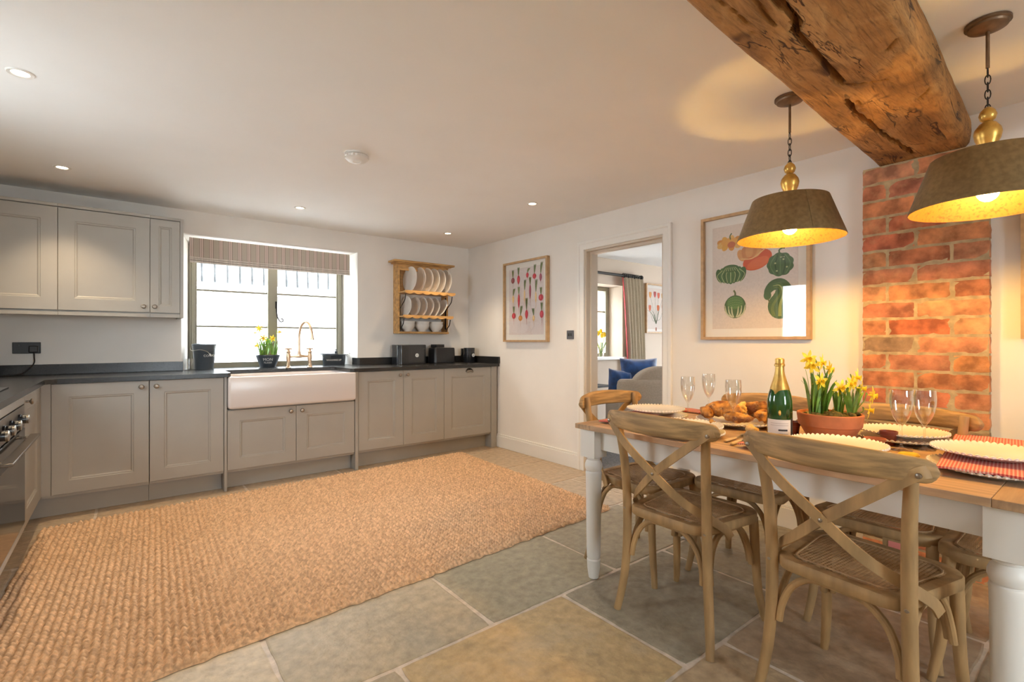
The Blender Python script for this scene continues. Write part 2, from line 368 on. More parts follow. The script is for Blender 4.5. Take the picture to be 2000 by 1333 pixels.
# floor: stone slabs with grout
def floor():
    rng = random.Random(3); b = B(); cols = []
    def add(c): 
        while len(cols) < len(b.bm.faces): cols.append(c)
    b.box(-4.4, .15, -8.1, 0, -.1, -.004); add((.62,.53,.44))
    rows = [(0,-.75),(-.75,-1.40),(-1.40,-2.02),(-2.02,-2.675),(-2.675,-3.335),(-3.335,-3.98),(-3.98,-4.63),(-4.63,-5.3),(-5.3,-5.95),(-5.95,-6.6),(-6.6,-7.3),(-7.3,-8.1)]
    js = {0:[-3.41,-2.50,-1.75,-.9],4:[-3.62,-2.84,-2.07,-1.29,-.48],5:[-3.3,-2.50,-1.68,-.90],6:[-3.6,-2.9,-2.2,-1.44,-.65],3:[-3.4,-2.6,-1.85,-1.05,-.285],2:[-3.7,-3.0,-2.2,-1.3,-.6]}
    for ri, (y1, y0) in enumerate(rows):
        j = js.get(ri) or [-3.9+rng.random()*.3+.75*k for k in range(5)]
        xs = [-4.4]+j+[.15]
        for xa, xb in zip(xs, xs[1:]):
            g = .009
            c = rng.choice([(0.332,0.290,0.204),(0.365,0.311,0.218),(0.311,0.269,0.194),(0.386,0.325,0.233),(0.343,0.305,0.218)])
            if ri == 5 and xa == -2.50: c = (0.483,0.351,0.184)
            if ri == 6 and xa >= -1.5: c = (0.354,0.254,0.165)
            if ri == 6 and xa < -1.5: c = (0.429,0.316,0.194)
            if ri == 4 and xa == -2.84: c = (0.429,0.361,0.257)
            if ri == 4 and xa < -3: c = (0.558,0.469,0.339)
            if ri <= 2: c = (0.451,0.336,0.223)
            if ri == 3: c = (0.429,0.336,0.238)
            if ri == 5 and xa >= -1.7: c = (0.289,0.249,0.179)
            # wobbly outline
            pts = []
            L = [(xa+g,y0+g),(xb-g,y0+g),(xb-g,y1-g),(xa+g,y1-g)]
            for k in range(4):
                p, q = Vector(L[k]), Vector(L[(k+1) % 4]); n = 14
                for i in range(n):
                    w = p.lerp(q, i/n); wob = .006*noise.noise(Vector((w.x*9, w.y*9, k*3.1)))
                    if i == 0: w = w.lerp(Vector(((xa+xb)/2,(y0+y1)/2)), .012)
                    pts.append((w.x+(wob if k % 2 else 0), w.y+(0 if k % 2 else wob)))
            cx, cy = (xa+xb)/2, (y0+y1)/2
            ins = [(x+(cx-x)*.02, y+(cy-y)*.02) for x, y in pts]
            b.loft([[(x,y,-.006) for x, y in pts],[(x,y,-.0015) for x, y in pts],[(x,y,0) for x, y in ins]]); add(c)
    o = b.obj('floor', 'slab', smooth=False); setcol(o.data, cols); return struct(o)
floor()

# skirting boards
def skirt(name, x0, x1, y0, y1):
    b = B(); b.box(x0, x1, y0, y1, 0, .125); b.box(x0 if x0 < -.1 else x0+.006, x1, y0, y1, .125, .145)
    return struct(b.obj(name, 'trim', bevel=.003))
skirt('baseboard_right', -.02, 0, -1.83, -.60)
skirt('baseboard_right.001', -.02, 0, -4.04, -2.80)
skirt('baseboard_right.002', -.02, 0, -8.0, -4.56)
# door lining and architrave
b = B()
b.box(0,.15,-1.925,-1.86,0,2.03); b.box(0,.15,-2.77,-2.715,0,2.03); b.box(0,.15,-2.715,-1.925,1.975,2.03)
for y0, y1 in ((-1.94,-1.915),(-2.735,-2.71)): b.box(.05,.10,y0,y1,0,1.9545)
b.box(.05,.10,-2.72,-1.92,1.955,1.98)
struct(b.obj('trim_1', 'architrave', smooth=False))
b = B(); PR = [(0,0),(0,-.016),(.006,-.018),(.045,-.018),(.052,-.024),(.074,-.024),(.076,-.020),(.076,0)]
b.loft([[(x, yy+sy*o, zz+sz*o) for o, x in PR] for yy, zz, sy, sz in ((-1.908,.001,1,0),(-1.908,1.992,1,1),(-2.732,1.992,-1,1),(-2.732,.001,-1,0))])
struct(b.obj('trim_2', 'trim', sharp=.3))

# kitchen window
def window_1():
    b = B(); y0, y1 = .30, .36; X0, X1, Z0, Z1 = -2.80, -1.416, .92, 2.05
    b.box(X0,X0+.063,y0,y1,Z0,Z1); b.box(X1-.063,X1,y0,y1,Z0,Z1); b.box(X0+.063,X1-.063,y0,y1,Z1-.06,Z1); b.box(X0+.063,X1-.063,y0,y1,Z0,Z0+.05)
    b.box(-2.150,-2.062,y0-.012,y1,Z0,Z1)
    for xa, xb in ((X0+.063,-2.15),(-2.062,X1-.063)):
        for z in (1.305,1.637): b.box(xa,xb,y0+.015,y1-.015,z-.009,z+.009)
    b.box(X0+.02,X0+.045,y0-.012,y0,Z0,Z1); b.box(X1-.045,X1-.02,y0-.012,y0,Z0,Z1)
    w = struct(b.obj('window_1', 'winpaint', bevel=.003))
    for xa, xb in ((X0+.063,-2.15),(-2.062,X1-.063)):
        B().box(xa,xb,.332,.336,Z0+.05,Z1-.06).obj('pane', 'pane', w, smooth=False)
    h = B(); h.tube([(-2.075,.285,1.52),(-2.075,.27,1.46),(-2.07,.262,1.41),(-2.055,.262,1.375)], .006, n=4)
    h.tube([(-2.055,.262,1.375),(-2.04,.262,1.36),(-2.02,.262,1.365),(-2.02,.262,1.385),(-2.038,.262,1.39)], .006, n=4); h.box(-2.085,-2.068,.28,.292,1.49,1.56)
    h.obj('window_latch', 'iron', w)
window_1()
MT['lounge'] = mat('lounge_paint', (.60,.50,.40), .9)
# other openings: one beside the viewpoint, one added behind it for daylight
def plain_window(name, x0, x1, y0, y1, z0, z1, axis, bars=1):
    b = B(); t = .05
    def seg(a0, a1, za, zb):
        if axis == 'x': b.box(a0,a1,y0,y1,za,zb)
        else: b.box(x0,x1,a0,a1,za,zb)
    A0, A1 = (x0, x1) if axis == 'x' else (y0, y1)
    seg(A0,A0+t,z0,z1); seg(A1-t,A1,z0,z1); seg(A0+t,A1-t,z0,z0+t); seg(A0+t,A1-t,z1-t,z1)
    for k in range(1, bars+1):
        c = A0+(A1-A0)*k/(bars+1); seg(c-.025,c+.025,z0+t,z1-t)
    w = struct(b.obj(name, 'winpaint', bevel=.003))
    c = B()
    if axis == 'x': c.box(A0+t,A1-t,(y0+y1)/2-.002,(y0+y1)/2+.002,z0+t,z1-t)
    else: c.box((x0+x1)/2-.002,(x0+x1)/2+.002,A0+t,A1-t,z0+t,z1-t)
    c.obj('pane', 'pane', w, smooth=False); return w
plain_window('window_2', -4.38,-4.33,-2.55,-1.75,1.18,2.02,'y',1)
plain_window('window_added', -2.8,-1.8,-8.07,-8.02,.8,2.1,'x',1)  # unseen window, added as a daylight source

# roman blind
bl = thing('roman_blind', 'striped roman blind pulled up at the top of the sink window', 'blind', (-2.126,.05,1.85))
b = B(); prof = [(0,.212),(-.012,.205),(-.014,.06),(-.020,.045),(-.012,.040),(-.022,.028),(-.012,.022),(-.024,.008),(-.014,-.004),(.0,-.002),(.012,.02),(.012,.205),(0,.212)]
b.loft([[(x, y+.003*sin(x*9)*(z < .06), z-.004*(1-(x/.69)**2)*(z < .06)) for y, z in prof[:-1]] for x in [-.692+1.384*i/24 for i in range(25)]])
b.obj('fabric', 'blind', bl)
for k, (yy, zz) in enumerate(((-.026,.004),(-.022,.024),(-.018,.042))):
    b = B(); b.loft([[(x, yy+a_, zz+b_+.002*sin(x*7+k)-.004*(1-(x/.69)**2)) for a_, b_ in ((-.003,-.007),(.004,-.007),(.004,.004),(-.002,.004))] for x in [-.692+1.384*i/20 for i in range(21)]]); b.obj('hem_fold', 'blindhem', bl)
b = B(); b.tube([(.697,0,.2),(.699,.01,-.3),(.70,.012,-.8)], .0018, 6, n=4); b.ball((.70,.012,-.81), .007); b.obj('pull_cord', 'plastic', bl)

# ------------------------------------------------------------------ outside
b = B()
b.box(-7.5,1.6,2.5,2.7,-.1,1.88); b.box(-7.5,1.6,2.38,2.5,1.79,1.85)
struct(b.obj('wall_courtyard', 'white_ext', smooth=False))
b = B()                                      # ribbed roof of the outbuilding
pts = []
for i in range(0, 621):
    x = -7.5+i*.0145; pts.append(x)
def rz_(x): return -.03*max(0, cos(2*pi*x/.145)-.90)/.10
b.loft([[(x, 2.42+dy-rz_(x), 1.93+dy*12) for x in pts]+[(x, 2.47+dy, 1.93+dy*12) for x in reversed(pts)] for dy in (0, .03, .08)])
tag(b.obj('outbuilding_cladding', 'roof', smooth=False), 'pale grey vertical cladding above the white wall outside the sink window', 'cladding')
struct(B().box(-9,4.4,.5,9,-.25,-.1).obj('floor_courtyard', 'ground', smooth=False))
struct(B().box(-9,7,-16,-8.15,-.25,-.1).obj('floor_garden', 'bounce_ground', smooth=False))
struct(B().box(-20,-4.45,-16,.45,-.25,-.1).obj('floor_side_added', 'bounce_ground', smooth=False))  # unseen ground, added to hold back sky light from below
struct(B().box(4.47,20,-8.1,9,-.25,-.1).obj('floor_far_side_added', 'bounce_ground', smooth=False))  # unseen ground, added against uplight on the lounge side

# ------------------------------------------------------------------ lounge beyond the doorway
wallbox('wall_lounge_back', [(.15,1.20,-.6,-.2,0,2.4),(2.15,4.3,-.6,-.2,0,2.4),(1.20,2.15,-.6,-.2,0,.92),(1.20,2.15,-.6,-.2,1.93,2.4)], 'lounge')
wallbox('wall_lounge_front', [(.15,4.3,-4.4,-4.25,0,2.4)], 'lounge')
wallbox('wall_lounge_side', [(4.3,4.42,-1.9,-.2,-.1,2.4),(4.3,4.42,-4.4,-2.7,-.1,2.4),(4.3,4.42,-2.7,-1.9,2.1,2.4)], 'lounge')  # unseen gap left in this wall to light the lounge
wallbox('ceiling_lounge', [(.15,4.42,-4.4,-.2,CH,2.45)], 'ceil')
b = B(); b.box(.15,4.3,-4.25,-.6,-.1,.004); struct(b.obj('floor_lounge', 'carpet', smooth=False))
b = B(); b.box(1.20,1.25,-.36,-.30,.95,1.93); b.box(2.08,2.15,-.36,-.30,.95,1.93); b.box(1.25,2.08,-.36,-.30,1.87,1.93); b.box(1.25,2.08,-.36,-.30,.95,1.0)
b.box(1.62,1.69,-.37,-.30,.95,1.93)
for z in (1.29,1.58): b.box(1.25,2.08,-.345,-.315,z-.01,z+.01)
w4 = struct(b.obj('window_4', 'winpaint', bevel=.003))
B().box(1.25,2.08,-.332,-.328,1.0,1.87).obj('pane', 'pane', w4, smooth=False)
struct(B().box(1.17,2.20,-.66,-.3,.92,.95).obj('trim_3', 'trim', bevel=.004))
struct(B().box(1.9,5.5,1.6,1.8,-.1,3.2).obj('wall_neighbour', 'redbrick', smooth=False))

# ------------------------------------------------------------------ kitchen cabinets
def shaker(x0, x1, z0, z1, st=.085):
    """panelled door, front face towards -y at y=-.02, back at y=0"""
    b = B(); g = .0015; x0 += g; x1 -= g; z0 += g; z1 -= g
    def R(i, y): return [(x0+i,y,z0+i),(x1-i,y,z0+i),(x1-i,y,z1-i),(x0+i,y,z1-i)]
    b.loft([R(0,0),R(0,-.0185),R(.0015,-.02),R(st,-.02),R(st+.004,-.0165),R(st+.010,-.0165),R(st+.018,-.010)])
    return b
def knob(parent, x, z):
    b = B(); P = [(.006,0),(.006,.010),(.005,.014),(.009,.017),(.0155,.021),(.0165,.026),(.013,.031),(.005,.033)]
    b.M = Matrix.Translation((x,-.02,z)) @ Matrix.Rotation(pi/2, 4, 'X')
    b.lathe(P, 20); return b.obj('knob', 'pewter', parent)
def cup(parent, x, z):
    b = B(); rings = []
    for i in range(13):
        t = pi*i/12; rings.append([(x+.047*cos(t)*k, -.02-d, z+.004+.034*sin(t)*k-.012*(d > .01)) for k, d in ((1,0),(.96,.012),(.75,.021),(.35,.025))])
    b.loft(rings, closed=False, caps=False); o = b.obj('cup_handle', 'pewter', parent)
    s = o.modifiers.new('thick', 'SOLIDIFY'); s.thickness = .003; return o
def cabinet(label, loc, rz, w, z0, z1, depth, doors, plinth=True, plinth_back=.085, name='base_cabinet', group=None, st=.085, carcass_top=None):
    t = thing(name, label, 'cabinet', loc, rz, group)
    B().box(0, w, 0, depth, z0-.012 if not plinth else z0-.02, carcass_top or z1+.004).obj('carcass', 'cab', t, bevel=.001)
    if plinth: B().box(0, w, plinth_back, plinth_back+.018, .002, z0-.02).obj('plinth', 'cab', t)
    for xa, xb, kx, kz, kind in doors:
        d = shaker(xa, xb, z0, z1, st).obj('door', 'cab', t, sharp=.25)
        if kind == 'k': knob(d, kx, kz)
        elif kind == 'c': cup(d, kx, kz)
    return t
FY = -.58                     # carcass front of the sink run; doors stand 2 cm proud
g = 'fitted base cabinets'
t = cabinet('wide greige base cabinet in the corner under the worktop, single door', (-3.68,FY,0), 0, .562, .16, .888, .56, [(.047,.562,.518,.845,'k')], group=g)
bb = B(); bb.box(-.04,.0465,-.02,.03,.16,.888); bb.box(-.04,0,-.105,-.0205,.16,.888); bb.obj('corner_filler', 'cab', t)
bb = B(); bb.box(-.12,0,.085,.103,.002,.14); bb.box(-.12,-.105,-.12,.085,.002,.14); bb.obj('corner_plinth', 'cab', t)
cabinet('greige base cabinet just left of the white sink', (-3.116,FY,0), 0, .464, .16, .888, .56, [(0,.464,.040,.845,'k')], group=g)
cabinet('low greige two-door cabinet underneath the white butler sink', (-2.629,FY,0), 0, 1.009, .16, .628, .56, [(0,.507,.462,.585,'k'),(.507,1.009,.552,.585,'k')], name='sink_cabinet', carcass_top=.632, group=g)
cabinet('greige two-door base cabinet directly right of the sink', (-1.586,FY,0), 0, .897, .165, .888, .56, [(0,.446,.404,.845,'k'),(.446,.897,.486,.845,'k')], group=g)
cabinet('greige integrated appliance front with a cup pull at the right end of the run', (-.689,FY,0), 0, .592, .165, .888, .56, [(0,.592,.31,.845,'c')], name='dishwasher_cabinet', group=g)
def panel(label, x0, x1, y0=-.605, name='end_panel'):
    tag(B().box(x0, x1, y0, -.03, 0, .892).obj(name, 'cab', bevel=.002), label, 'panel', 'cabinet end panels')
panel('thin greige upright panel at the left side of the sink', -2.650, -2.631)
panel('thin greige upright panel at the right side of the sink', -1.617, -1.588)
panel('greige end panel against the right-hand wall beyond the cup-pull door', -.095, -.022)
# run along the left wall (local x = world +y, fronts face +x)
OX = -3.70
cabinet('narrow greige base cabinet on the left run next to the oven', (OX,-1.285,0), pi/2, .60, .16, .888, .55, [(0,.60,.045,.84,'k')], group=g)
OW, OY = .90, -2.19
t = thing('oven_housing', 'greige housing unit around the built-in oven', 'cabinet', (OX,OY,0), pi/2, g)
bb = B(); bb.box(0,OW,0,.55,.14,.19); bb.box(0,OW,0,.55,.845,.892); bb.box(0,.004,0,.55,.19,.845); bb.box(OW-.004,OW,0,.55,.19,.845); bb.obj('carcass', 'cab', t, bevel=.001)
B().box(0,OW,-.02,0,.16,.19).obj('rail', 'cab', t, bevel=.002); B().box(0,OW,-.02,0,.835,.888).obj('rail', 'cab', t, bevel=.002)
B().box(0,OW,.085,.103,.002,.14).obj('plinth', 'cab', t)
t = thing('oven', 'black built-in oven with flat bar handle and round knobs below the hob', 'oven', (OX,OY+.005,.19), pi/2)
B().box(.002,OW-.012,0,.52,.004,.64).obj('body', 'black', t, bevel=.002)
B().box(.002,OW-.012,-.022,0,.525,.64).obj('control_panel', 'ovensteel', t, bevel=.002)
d = B().box(.002,OW-.012,-.024,0,.012,.518).obj('door', 'glassblk', t, bevel=.003)
h = B(); h.box(.03,OW-.025,-.085,-.045,.470,.484); h.box(.08,.11,-.055,-.02,.472,.482); h.box(OW-.12,OW-.09,-.055,-.02,.472,.482); h.obj('handle', 'ovensteel', d, bevel=.003)
B().box(.02,OW-.16,-.0255,-.023,.405,.44).obj('vent_slot', 'black', d)
for x in (.12,.28,.45,.69):
    k = B(); k.M = Matrix.Translation((x,-.022,.585)) @ Matrix.Rotation(pi/2, 4, 'X'); k.lathe([(.025,0),(.025,.008),(.022,.010),(.022,.034),(.020,.037),(0.002,.037)], 24); kk = k.obj('knob', 'black', t)
    r = B(); r.M = Matrix.Translation((x,-.060,.585)) @ Matrix.Rotation(pi/2, 4, 'X'); r.lathe([(.0225,-.008),(.023,0),(.018,.003),(.002,.003)], 24); r.obj('knob_cap', 'steel', kk)
cabinet('greige base cabinet on the left run nearest the viewer, past the oven', (OX,-2.6,0), pi/2, .405, .16, .888, .55, [(0,.405,.04,.84,'k')], group=g)

# wall cabinets
UY = -.33
def wallcab(label, x0, w, doors, loc_extra=0):
    t = thing('wall_cabinet', label, 'cabinet', (x0,UY,0), 0, 'wall cabinets')
    B().box(0, w, 0, .33, 1.372, 2.112).obj('carcass', 'cab', t)
    for xa, xb, kx, st in doors:
        d = shaker(xa, xb, 1.385, 2.10, st).obj('door', 'cab', t, sharp=.25)
        if kx is not None: knob(d, kx, 1.43)
    B().box(0, w, -.022, .0, 2.104, 2.125).obj('cornice', 'cab', t, bevel=.002)
    B().box(0, w, -.014, .006, 1.35, 1.380).obj('pelmet', 'cab', t, bevel=.002)
    return t
wallcab('greige wall cabinet cut by the left edge, widest part of the top row', -4.20, .581, [(.066,.581,.11,.085)])
wallcab('large middle greige wall cabinet with one square panelled door', -3.619, .515, [(0,.515,.475,.085)])
t = wallcab('slim greige wall cabinet next to the window', -3.104, .19, [(0,.19,.028,.052)])
B().box(.19, .212, -.02, .33, 1.35, 2.125).obj('end_panel', 'cab', t, bevel=.0015)

# worktop: L shape with a notch for the sink, running into the window recess
b = B(); zt, zb = .922, .892
def wt(pts): b.prism(pts, zb, zt)
wt([(-4.27,-2.6),(-3.655,-2.6),(-3.655,-.68),(-3.60,-.63),(-3.116,-.63),(-3.116,-.003),(-4.27,-.003)])
wt([(-3.1155,-.63),(-2.63,-.63),(-2.605,-.60),(-2.595,-.22),(-2.57,-.195),(-2.40,-.19),(-2.40,.298),(-2.805,.298),(-2.87,-.003),(-3.1155,-.003)])
wt([(-2.40,-.19),(-1.85,-.19),(-1.85,.298),(-2.40,.298)])
wt([(-1.85,-.19),(-1.70,-.195),(-1.672,-.22),(-1.662,-.60),(-1.635,-.63),(-.004,-.63),(-.004,-.003),(-1.37,-.003),(-1.412,.298),(-1.85,.298)])
tag(b.obj('worktop', 'wtop', smooth=False), 'dark grey stone worktop running round the corner and under the window', 'worktop')
b = B(); b.box(-4.25,-2.868,-.022,-.002,zt,.998); tag(b.obj('upstand', 'wtop', bevel=.002), 'dark stone upstand below the wall cabinets, left of the window', 'upstand', 'worktop upstands')
b = B(); b.prism([(-1.385,.10),(-1.372,-.002),(-1.352,-.022),(-.024,-.022),(-.024,-.64),(-.004,-.64),(-.004,-.002),(-1.355,-.002),(-1.375,.10)], zt+.0005, .996)
tag(b.obj('upstand', 'wtop', bevel=.002), 'dark stone upstand behind the toaster and turning along the right wall', 'upstand', 'worktop upstands')
t = tag(B().box(-4.2,-3.735,-1.86,-1.31,zt,zt+.006).obj('hob', 'glassblk', bevel=.002), 'black glass hob set on the worktop above the oven', 'hob')

# butler sink
b = B(); x0, x1, y0, y1 = -2.627, -1.622, -.648, -.16
def rr(x0,x1,y0,y1,r,z,n=5):
    P = []
    for cx, cy, a0 in ((x1-r,y0+r,-pi/2),(x1-r,y1-r,0),(x0+r,y1-r,pi/2),(x0+r,y0+r,pi)):
        P += [(cx+r*cos(a0+pi/2*k/n), cy+r*sin(a0+pi/2*k/n), z) for k in range(n+1)]
    return P
b.loft([rr(x0+.02,x1-.02,y0+.02,y1-.02,.02,.638), rr(x0+.005,x1-.005,y0+.006,y1-.006,.02,.644), rr(x0,x1,y0,y1,.018,.662), rr(x0,x1,y0,y1,.018,.878), rr(x0+.003,x1-.003,y0+.003,y1-.003,.016,.8865),
        rr(x0+.012,x1-.012,y0+.010,y1-.010,.014,.889), rr(x0+.034,x1-.034,y0+.026,y1-.03,.02,.889), rr(x0+.040,x1-.040,y0+.032,y1-.036,.03,.880), rr(x0+.05,x1-.05,y0+.042,y1-.045,.04,.66)])
tag(b.obj('butler_sink', 'ceramic', sharp=1.2), 'white ceramic butler sink with a deep plain front', 'sink')
# bridge tap
t = thing('bridge_tap', 'brass bridge mixer tap with crosshead handles behind the sink', 'tap', (-1.97,-.125,zt))
for sx in (-1, 1):
    b = B(); b.lathe([(.027,0),(.027,.005),(.018,.009),(.013,.02),(.013,.05),(.017,.06),(.020,.085),(.020,.115),(.016,.135),(.020,.14),(.020,.15),(.013,.155),(.012,.165)], 20, (sx*.095,0,.001))
    b.tube([(sx*.095,-.002,.05),(sx*.10,-.005,.025),(sx*.102,-.012,.005)], .012, 8)
    b.obj('pillar', 'brass', t)
    h = B(); 
    for k in range(2):
        a = pi/2*k+.2; h.tube([(sx*.095-.034*cos(a),-.034*sin(a),.176),(sx*.095+.034*cos(a),.034*sin(a),.176)], .0075, 8)
    h.ball((sx*.095,0,.176), .016, (1,1,.8)); h.lathe([(.009,.16),(.007,.172)], 12, (sx*.095,0,0)); h.obj('handle', 'brass', t)
b = B(); b.tube([(-.095,0,.10),(-.05,0,.105),(0,0,.108),(.05,0,.105),(.095,0,.10)], [.010,.012,.019,.012,.010], 12, 4); b.lathe([(.019,.10),(.021,.118),(.016,.13),(.013,.15)], 16); b.obj('bridge', 'brass', t)
b = B(); b.tube([(0,0,.14),(0,0,.27),(.003,-.008,.335),(.012,-.035,.392),(.030,-.07,.422),(.05,-.11,.412),(.062,-.14,.375),(.070,-.155,.32),(.072,-.158,.275)], .0115, 12, 5)
b.tube([(.072,-.158,.278),(.073,-.159,.255)], .016, 12); b.obj('spout', 'brass', t)

# ------------------------------------------------------------------ worktop and sill items
t = thing('compost_bucket', 'dark grey lidded bucket lettered COMPOST on the window sill', 'bucket', (-2.70,.13,zt))
b = B(); b.lathe([(.071,0),(.072,.004),(.087,.15),(.088,.152),(.089,.165),(.0875,.166),(.0935,.205),(.096,.207),(.096,.211),(.001,.211)], 40); b.obj('body', 'slate', t)
b = B(); b.lathe([(.094,.211),(.095,.218),(.085,.224),(.03,.229),(.001,.230)], 40); lid = b.obj('lid', 'slate', t)
b = B(); b.tube([(-.016,0,.228),(-.014,0,.252),(0,0,.266),(.014,0,.252),(.016,0,.228)], .003, 8, 4); b.obj('ring_pull', 'steel', lid)
b = B(); b.tube([(-.098,.02,.19),(-.104,-.03,.17),(-.088,-.075,.165),(-.04,-.098,.172),(.01,-.10,.155),(.03,-.098,.13)], .0028, 8, 6); b.tube([(.03,-.098,.138),(.033,-.098,.118)], .006, 10); b.obj('wire_handle', 'steel', t)
curved_text('COMPOST', .026,   .083, radians(-58), .118, t, slope=.1)
t = tag(B().lathe([(.033,0),(.036,.002),(.040,.095),(.0375,.095),(.034,.006),(.001,.006)], 28).obj('tumbler', 'flute', loc=(-2.815,.075,zt)), 'clear glass tumbler tucked beside the bucket on the sill', 'glass')

def daffodils(name, label, loc, pot_prof, potmat, moss_r, moss_z, leaves, flowers, fsize, rz=0, seg=44):
    """potted narcissi: pot, moss, every leaf, every stem with its flower"""
    rng = random.Random(len(label)); t = thing(name, label, 'potted plant', loc, rz)
    B().lathe(pot_prof, seg).obj('pot', potmat, t, sharp=.5)
    b = B(); n = 10
    b.lathe([(moss_r*(1-k/n), moss_z+.018*sin(pi/2*k/n)) for k in range(n)], 32, zmod=lambda a, k: .010*noise.noise(Vector((cos(a)*4*(1-k/n), sin(a)*4*(1-k/n), 5.0)))*(1 if k else 0)+.006*noise.noise(Vector((cos(a)*13*(1-k/n), sin(a)*13*(1-k/n), 1)))*(1 if k else 0))
    for q in range(26):
        a = rng.random()*6.28; r = moss_r*sqrt(rng.random())*.93; b.ball((r*cos(a), r*sin(a), moss_z+.012), moss_r*.09*(.7+rng.random()*.7), (1,1,.7), 8, 6)
    b.obj('moss', 'moss', t)
    for (x, y, n, h, sp) in leaves:
        for k in range(n):
            a = rng.random()*6.28; l = h*(.7+.35*rng.random()); s = sp*(.3+rng.random())
            bx, by = x+.010*cos(a), y+.010*sin(a)
            P = [(bx,by,moss_z), (bx+s*.25*cos(a),by+s*.25*sin(a),moss_z+l*.4), (bx+s*.6*cos(a),by+s*.6*sin(a),moss_z+l*.78), (bx+s*cos(a),by+s*sin(a),moss_z+l)]
            q = cr(P, 3); w0 = fsize*.23; tw = rng.random()*2
            R = []
            for i, p in enumerate(q):
                u = i/(len(q)-1); w = w0*(.8 if u < .1 else 1)*(1-u**5)+.0004; d = Vector((-sin(a+tw*.5+.3), cos(a+tw*.5+.3), 0)); nn = d.cross(Vector((0,0,1)))
                R.append([p+d*w, p+nn*.0012, p-d*w, p-nn*.0008])
            b = B(); b.loft(R); b.obj('leaf', 'leaf', t)
    for (x, y, fx, fy, fz, yaw) in flowers:
        top = Vector((fx, fy, fz)); base = Vector((x, y, moss_z)); mid = base.lerp(top, .62); mid.z = moss_z+(fz-moss_z)*.8
        d = Vector((cos(yaw), sin(yaw), -.12)).normalized(); back = top-d*fsize*.55
        b = B(); b.tube([base, base.lerp(top, .3)+Vector((0,0,(fz-moss_z)*.12)), mid, back+Vector((0,0,fsize*.22))-d*fsize*.15, back], .0024, 6, 4); st = b.obj('stem', 'stem', t)
        M = Matrix.Translation(top) @ d.to_track_quat('Z', 'Y').to_matrix().to_4x4()
        f = B(); f.M = M
        for k in range(6):
            a = 2*pi*k/6+.3; s = fsize; ca, sa = cos(a), sin(a)
            def P(r, w, z): return [(r*ca-w*sa, r*sa+w*ca, z+.001), (r*ca+w*sa, r*sa-w*ca, z+.001), (r*ca+w*sa, r*sa-w*ca, z), (r*ca-w*sa, r*sa+w*ca, z)]
            f.loft([P(.002,.003,-s*.05), P(s*.28,s*.17,0), P(s*.62,s*.22,s*.03), P(s*.9,s*.12,-s*.02), P(s*1.08,s*.01,-s*.06)])
        f.lathe([(s*.06,-s*.5),(s*.09,-s*.2),(s*.12,0)], 8)
        fl = f.obj('flower', 'petal', st)
        c = B(); c.M = M; c.lathe([(s*.17,0),(s*.21,s*.2),(s*.22,s*.4),(s*.33,s*.52),(s*.31,s*.53),(s*.19,s*.38),(s*.05,s*.05)], 18, rmod=lambda a, k: 1+(.12*sin(6*a) if k in (3,4) else 0)); c.obj('trumpet', 'corona', fl)
    return t
t = daffodils('potted_daffodils', 'small daffodils in a dark grey lettered pot on the window sill', (-2.19,.10,zt),
    [(.064,0),(.066,.002),(.104,.108),(.107,.110),(.107,.118),(.101,.118),(.092,.095),(.001,.095)], 'slate', .097, .100,
    [(-.055,0,10,.17,.06),(-.01,.02,9,.19,.05),(.05,0,13,.19,.06)],
    [(-.04,0,-.105,-.02,.325,2.9),(-.05,.01,-.10,-.03,.205,3.4),(-.02,0,-.045,-.03,.275,-1.9),(.02,0,.03,-.04,.272,-1.2),(.05,.01,.09,-.03,.335,-.6),(-.05,.0,-.075,0,.365,1.8)], .034)
curved_text('MON', .036, .095, radians(-102), .075, t, slope=.36); curved_text('PLAISIR', .021, .083, radians(-102), .045, t, slope=.36)
t = thing('washing_up_tray', 'oval dark grey tray lettered WASHING UP on the sill', 'tray', (-1.545,.175,zt), radians(8))
def oval(f, z, n=40): return [(.125*f*cos(2*pi*i/n), .072*f*sin(2*pi*i/n), z) for i in range(n)]
b = B(); b.loft([oval(.9,0), oval(.92,.003), oval(1,.10), oval(1.03,.103), oval(1.03,.108), oval(.98,.108), oval(.9,.006)]); b.obj('body', 'slate', t)
for sx in (-1, 1):
    b = B(); b.tube([(sx*.124,-.03,.085),(sx*.145,-.03,.10),(sx*.148,0,.105),(sx*.145,.03,.10),(sx*.124,.03,.085)], .004, 8, 4); b.obj('handle', 'steel', t)
me = text_mesh('WASHING UP', .024); me.materials.append(MT['pale'])
for v in me.vertices:
    x, y, d = v.co; x -= .028; s = x/.12; v.co = (x, -.0715*sqrt(max(.05, 1-s*s))*(.955+.42*y)-d-.0012, .052+y)
o = bpy.data.objects.new('lettering', me); COL.objects.link(o); o.parent = t
t = thing('scrubbing_brush', 'small brush standing up out of the oval tray', 'brush', (-1.53,.18,zt+.007))
b = B(); b.tube([(0,0,.05),(.004,0,.12)], .009, 8); b.ball((.005,0,.125), .016); b.ball((.006,0,.15), .008); b.obj('handle', 'slate', t)
B().lathe([(.018,0),(.022,.05),(.001,.052)], 14).obj('bristles', 'handle', t)
t = tag(B().tube([(-.13,0,0),(.05,0,0)], .006, 8).obj('brush_handle', 'slate', loc=(-1.575,.118,zt+.1145), rot=(0,radians(1),0)), 'thin dark rod lying across the oval tray', 'utensil')

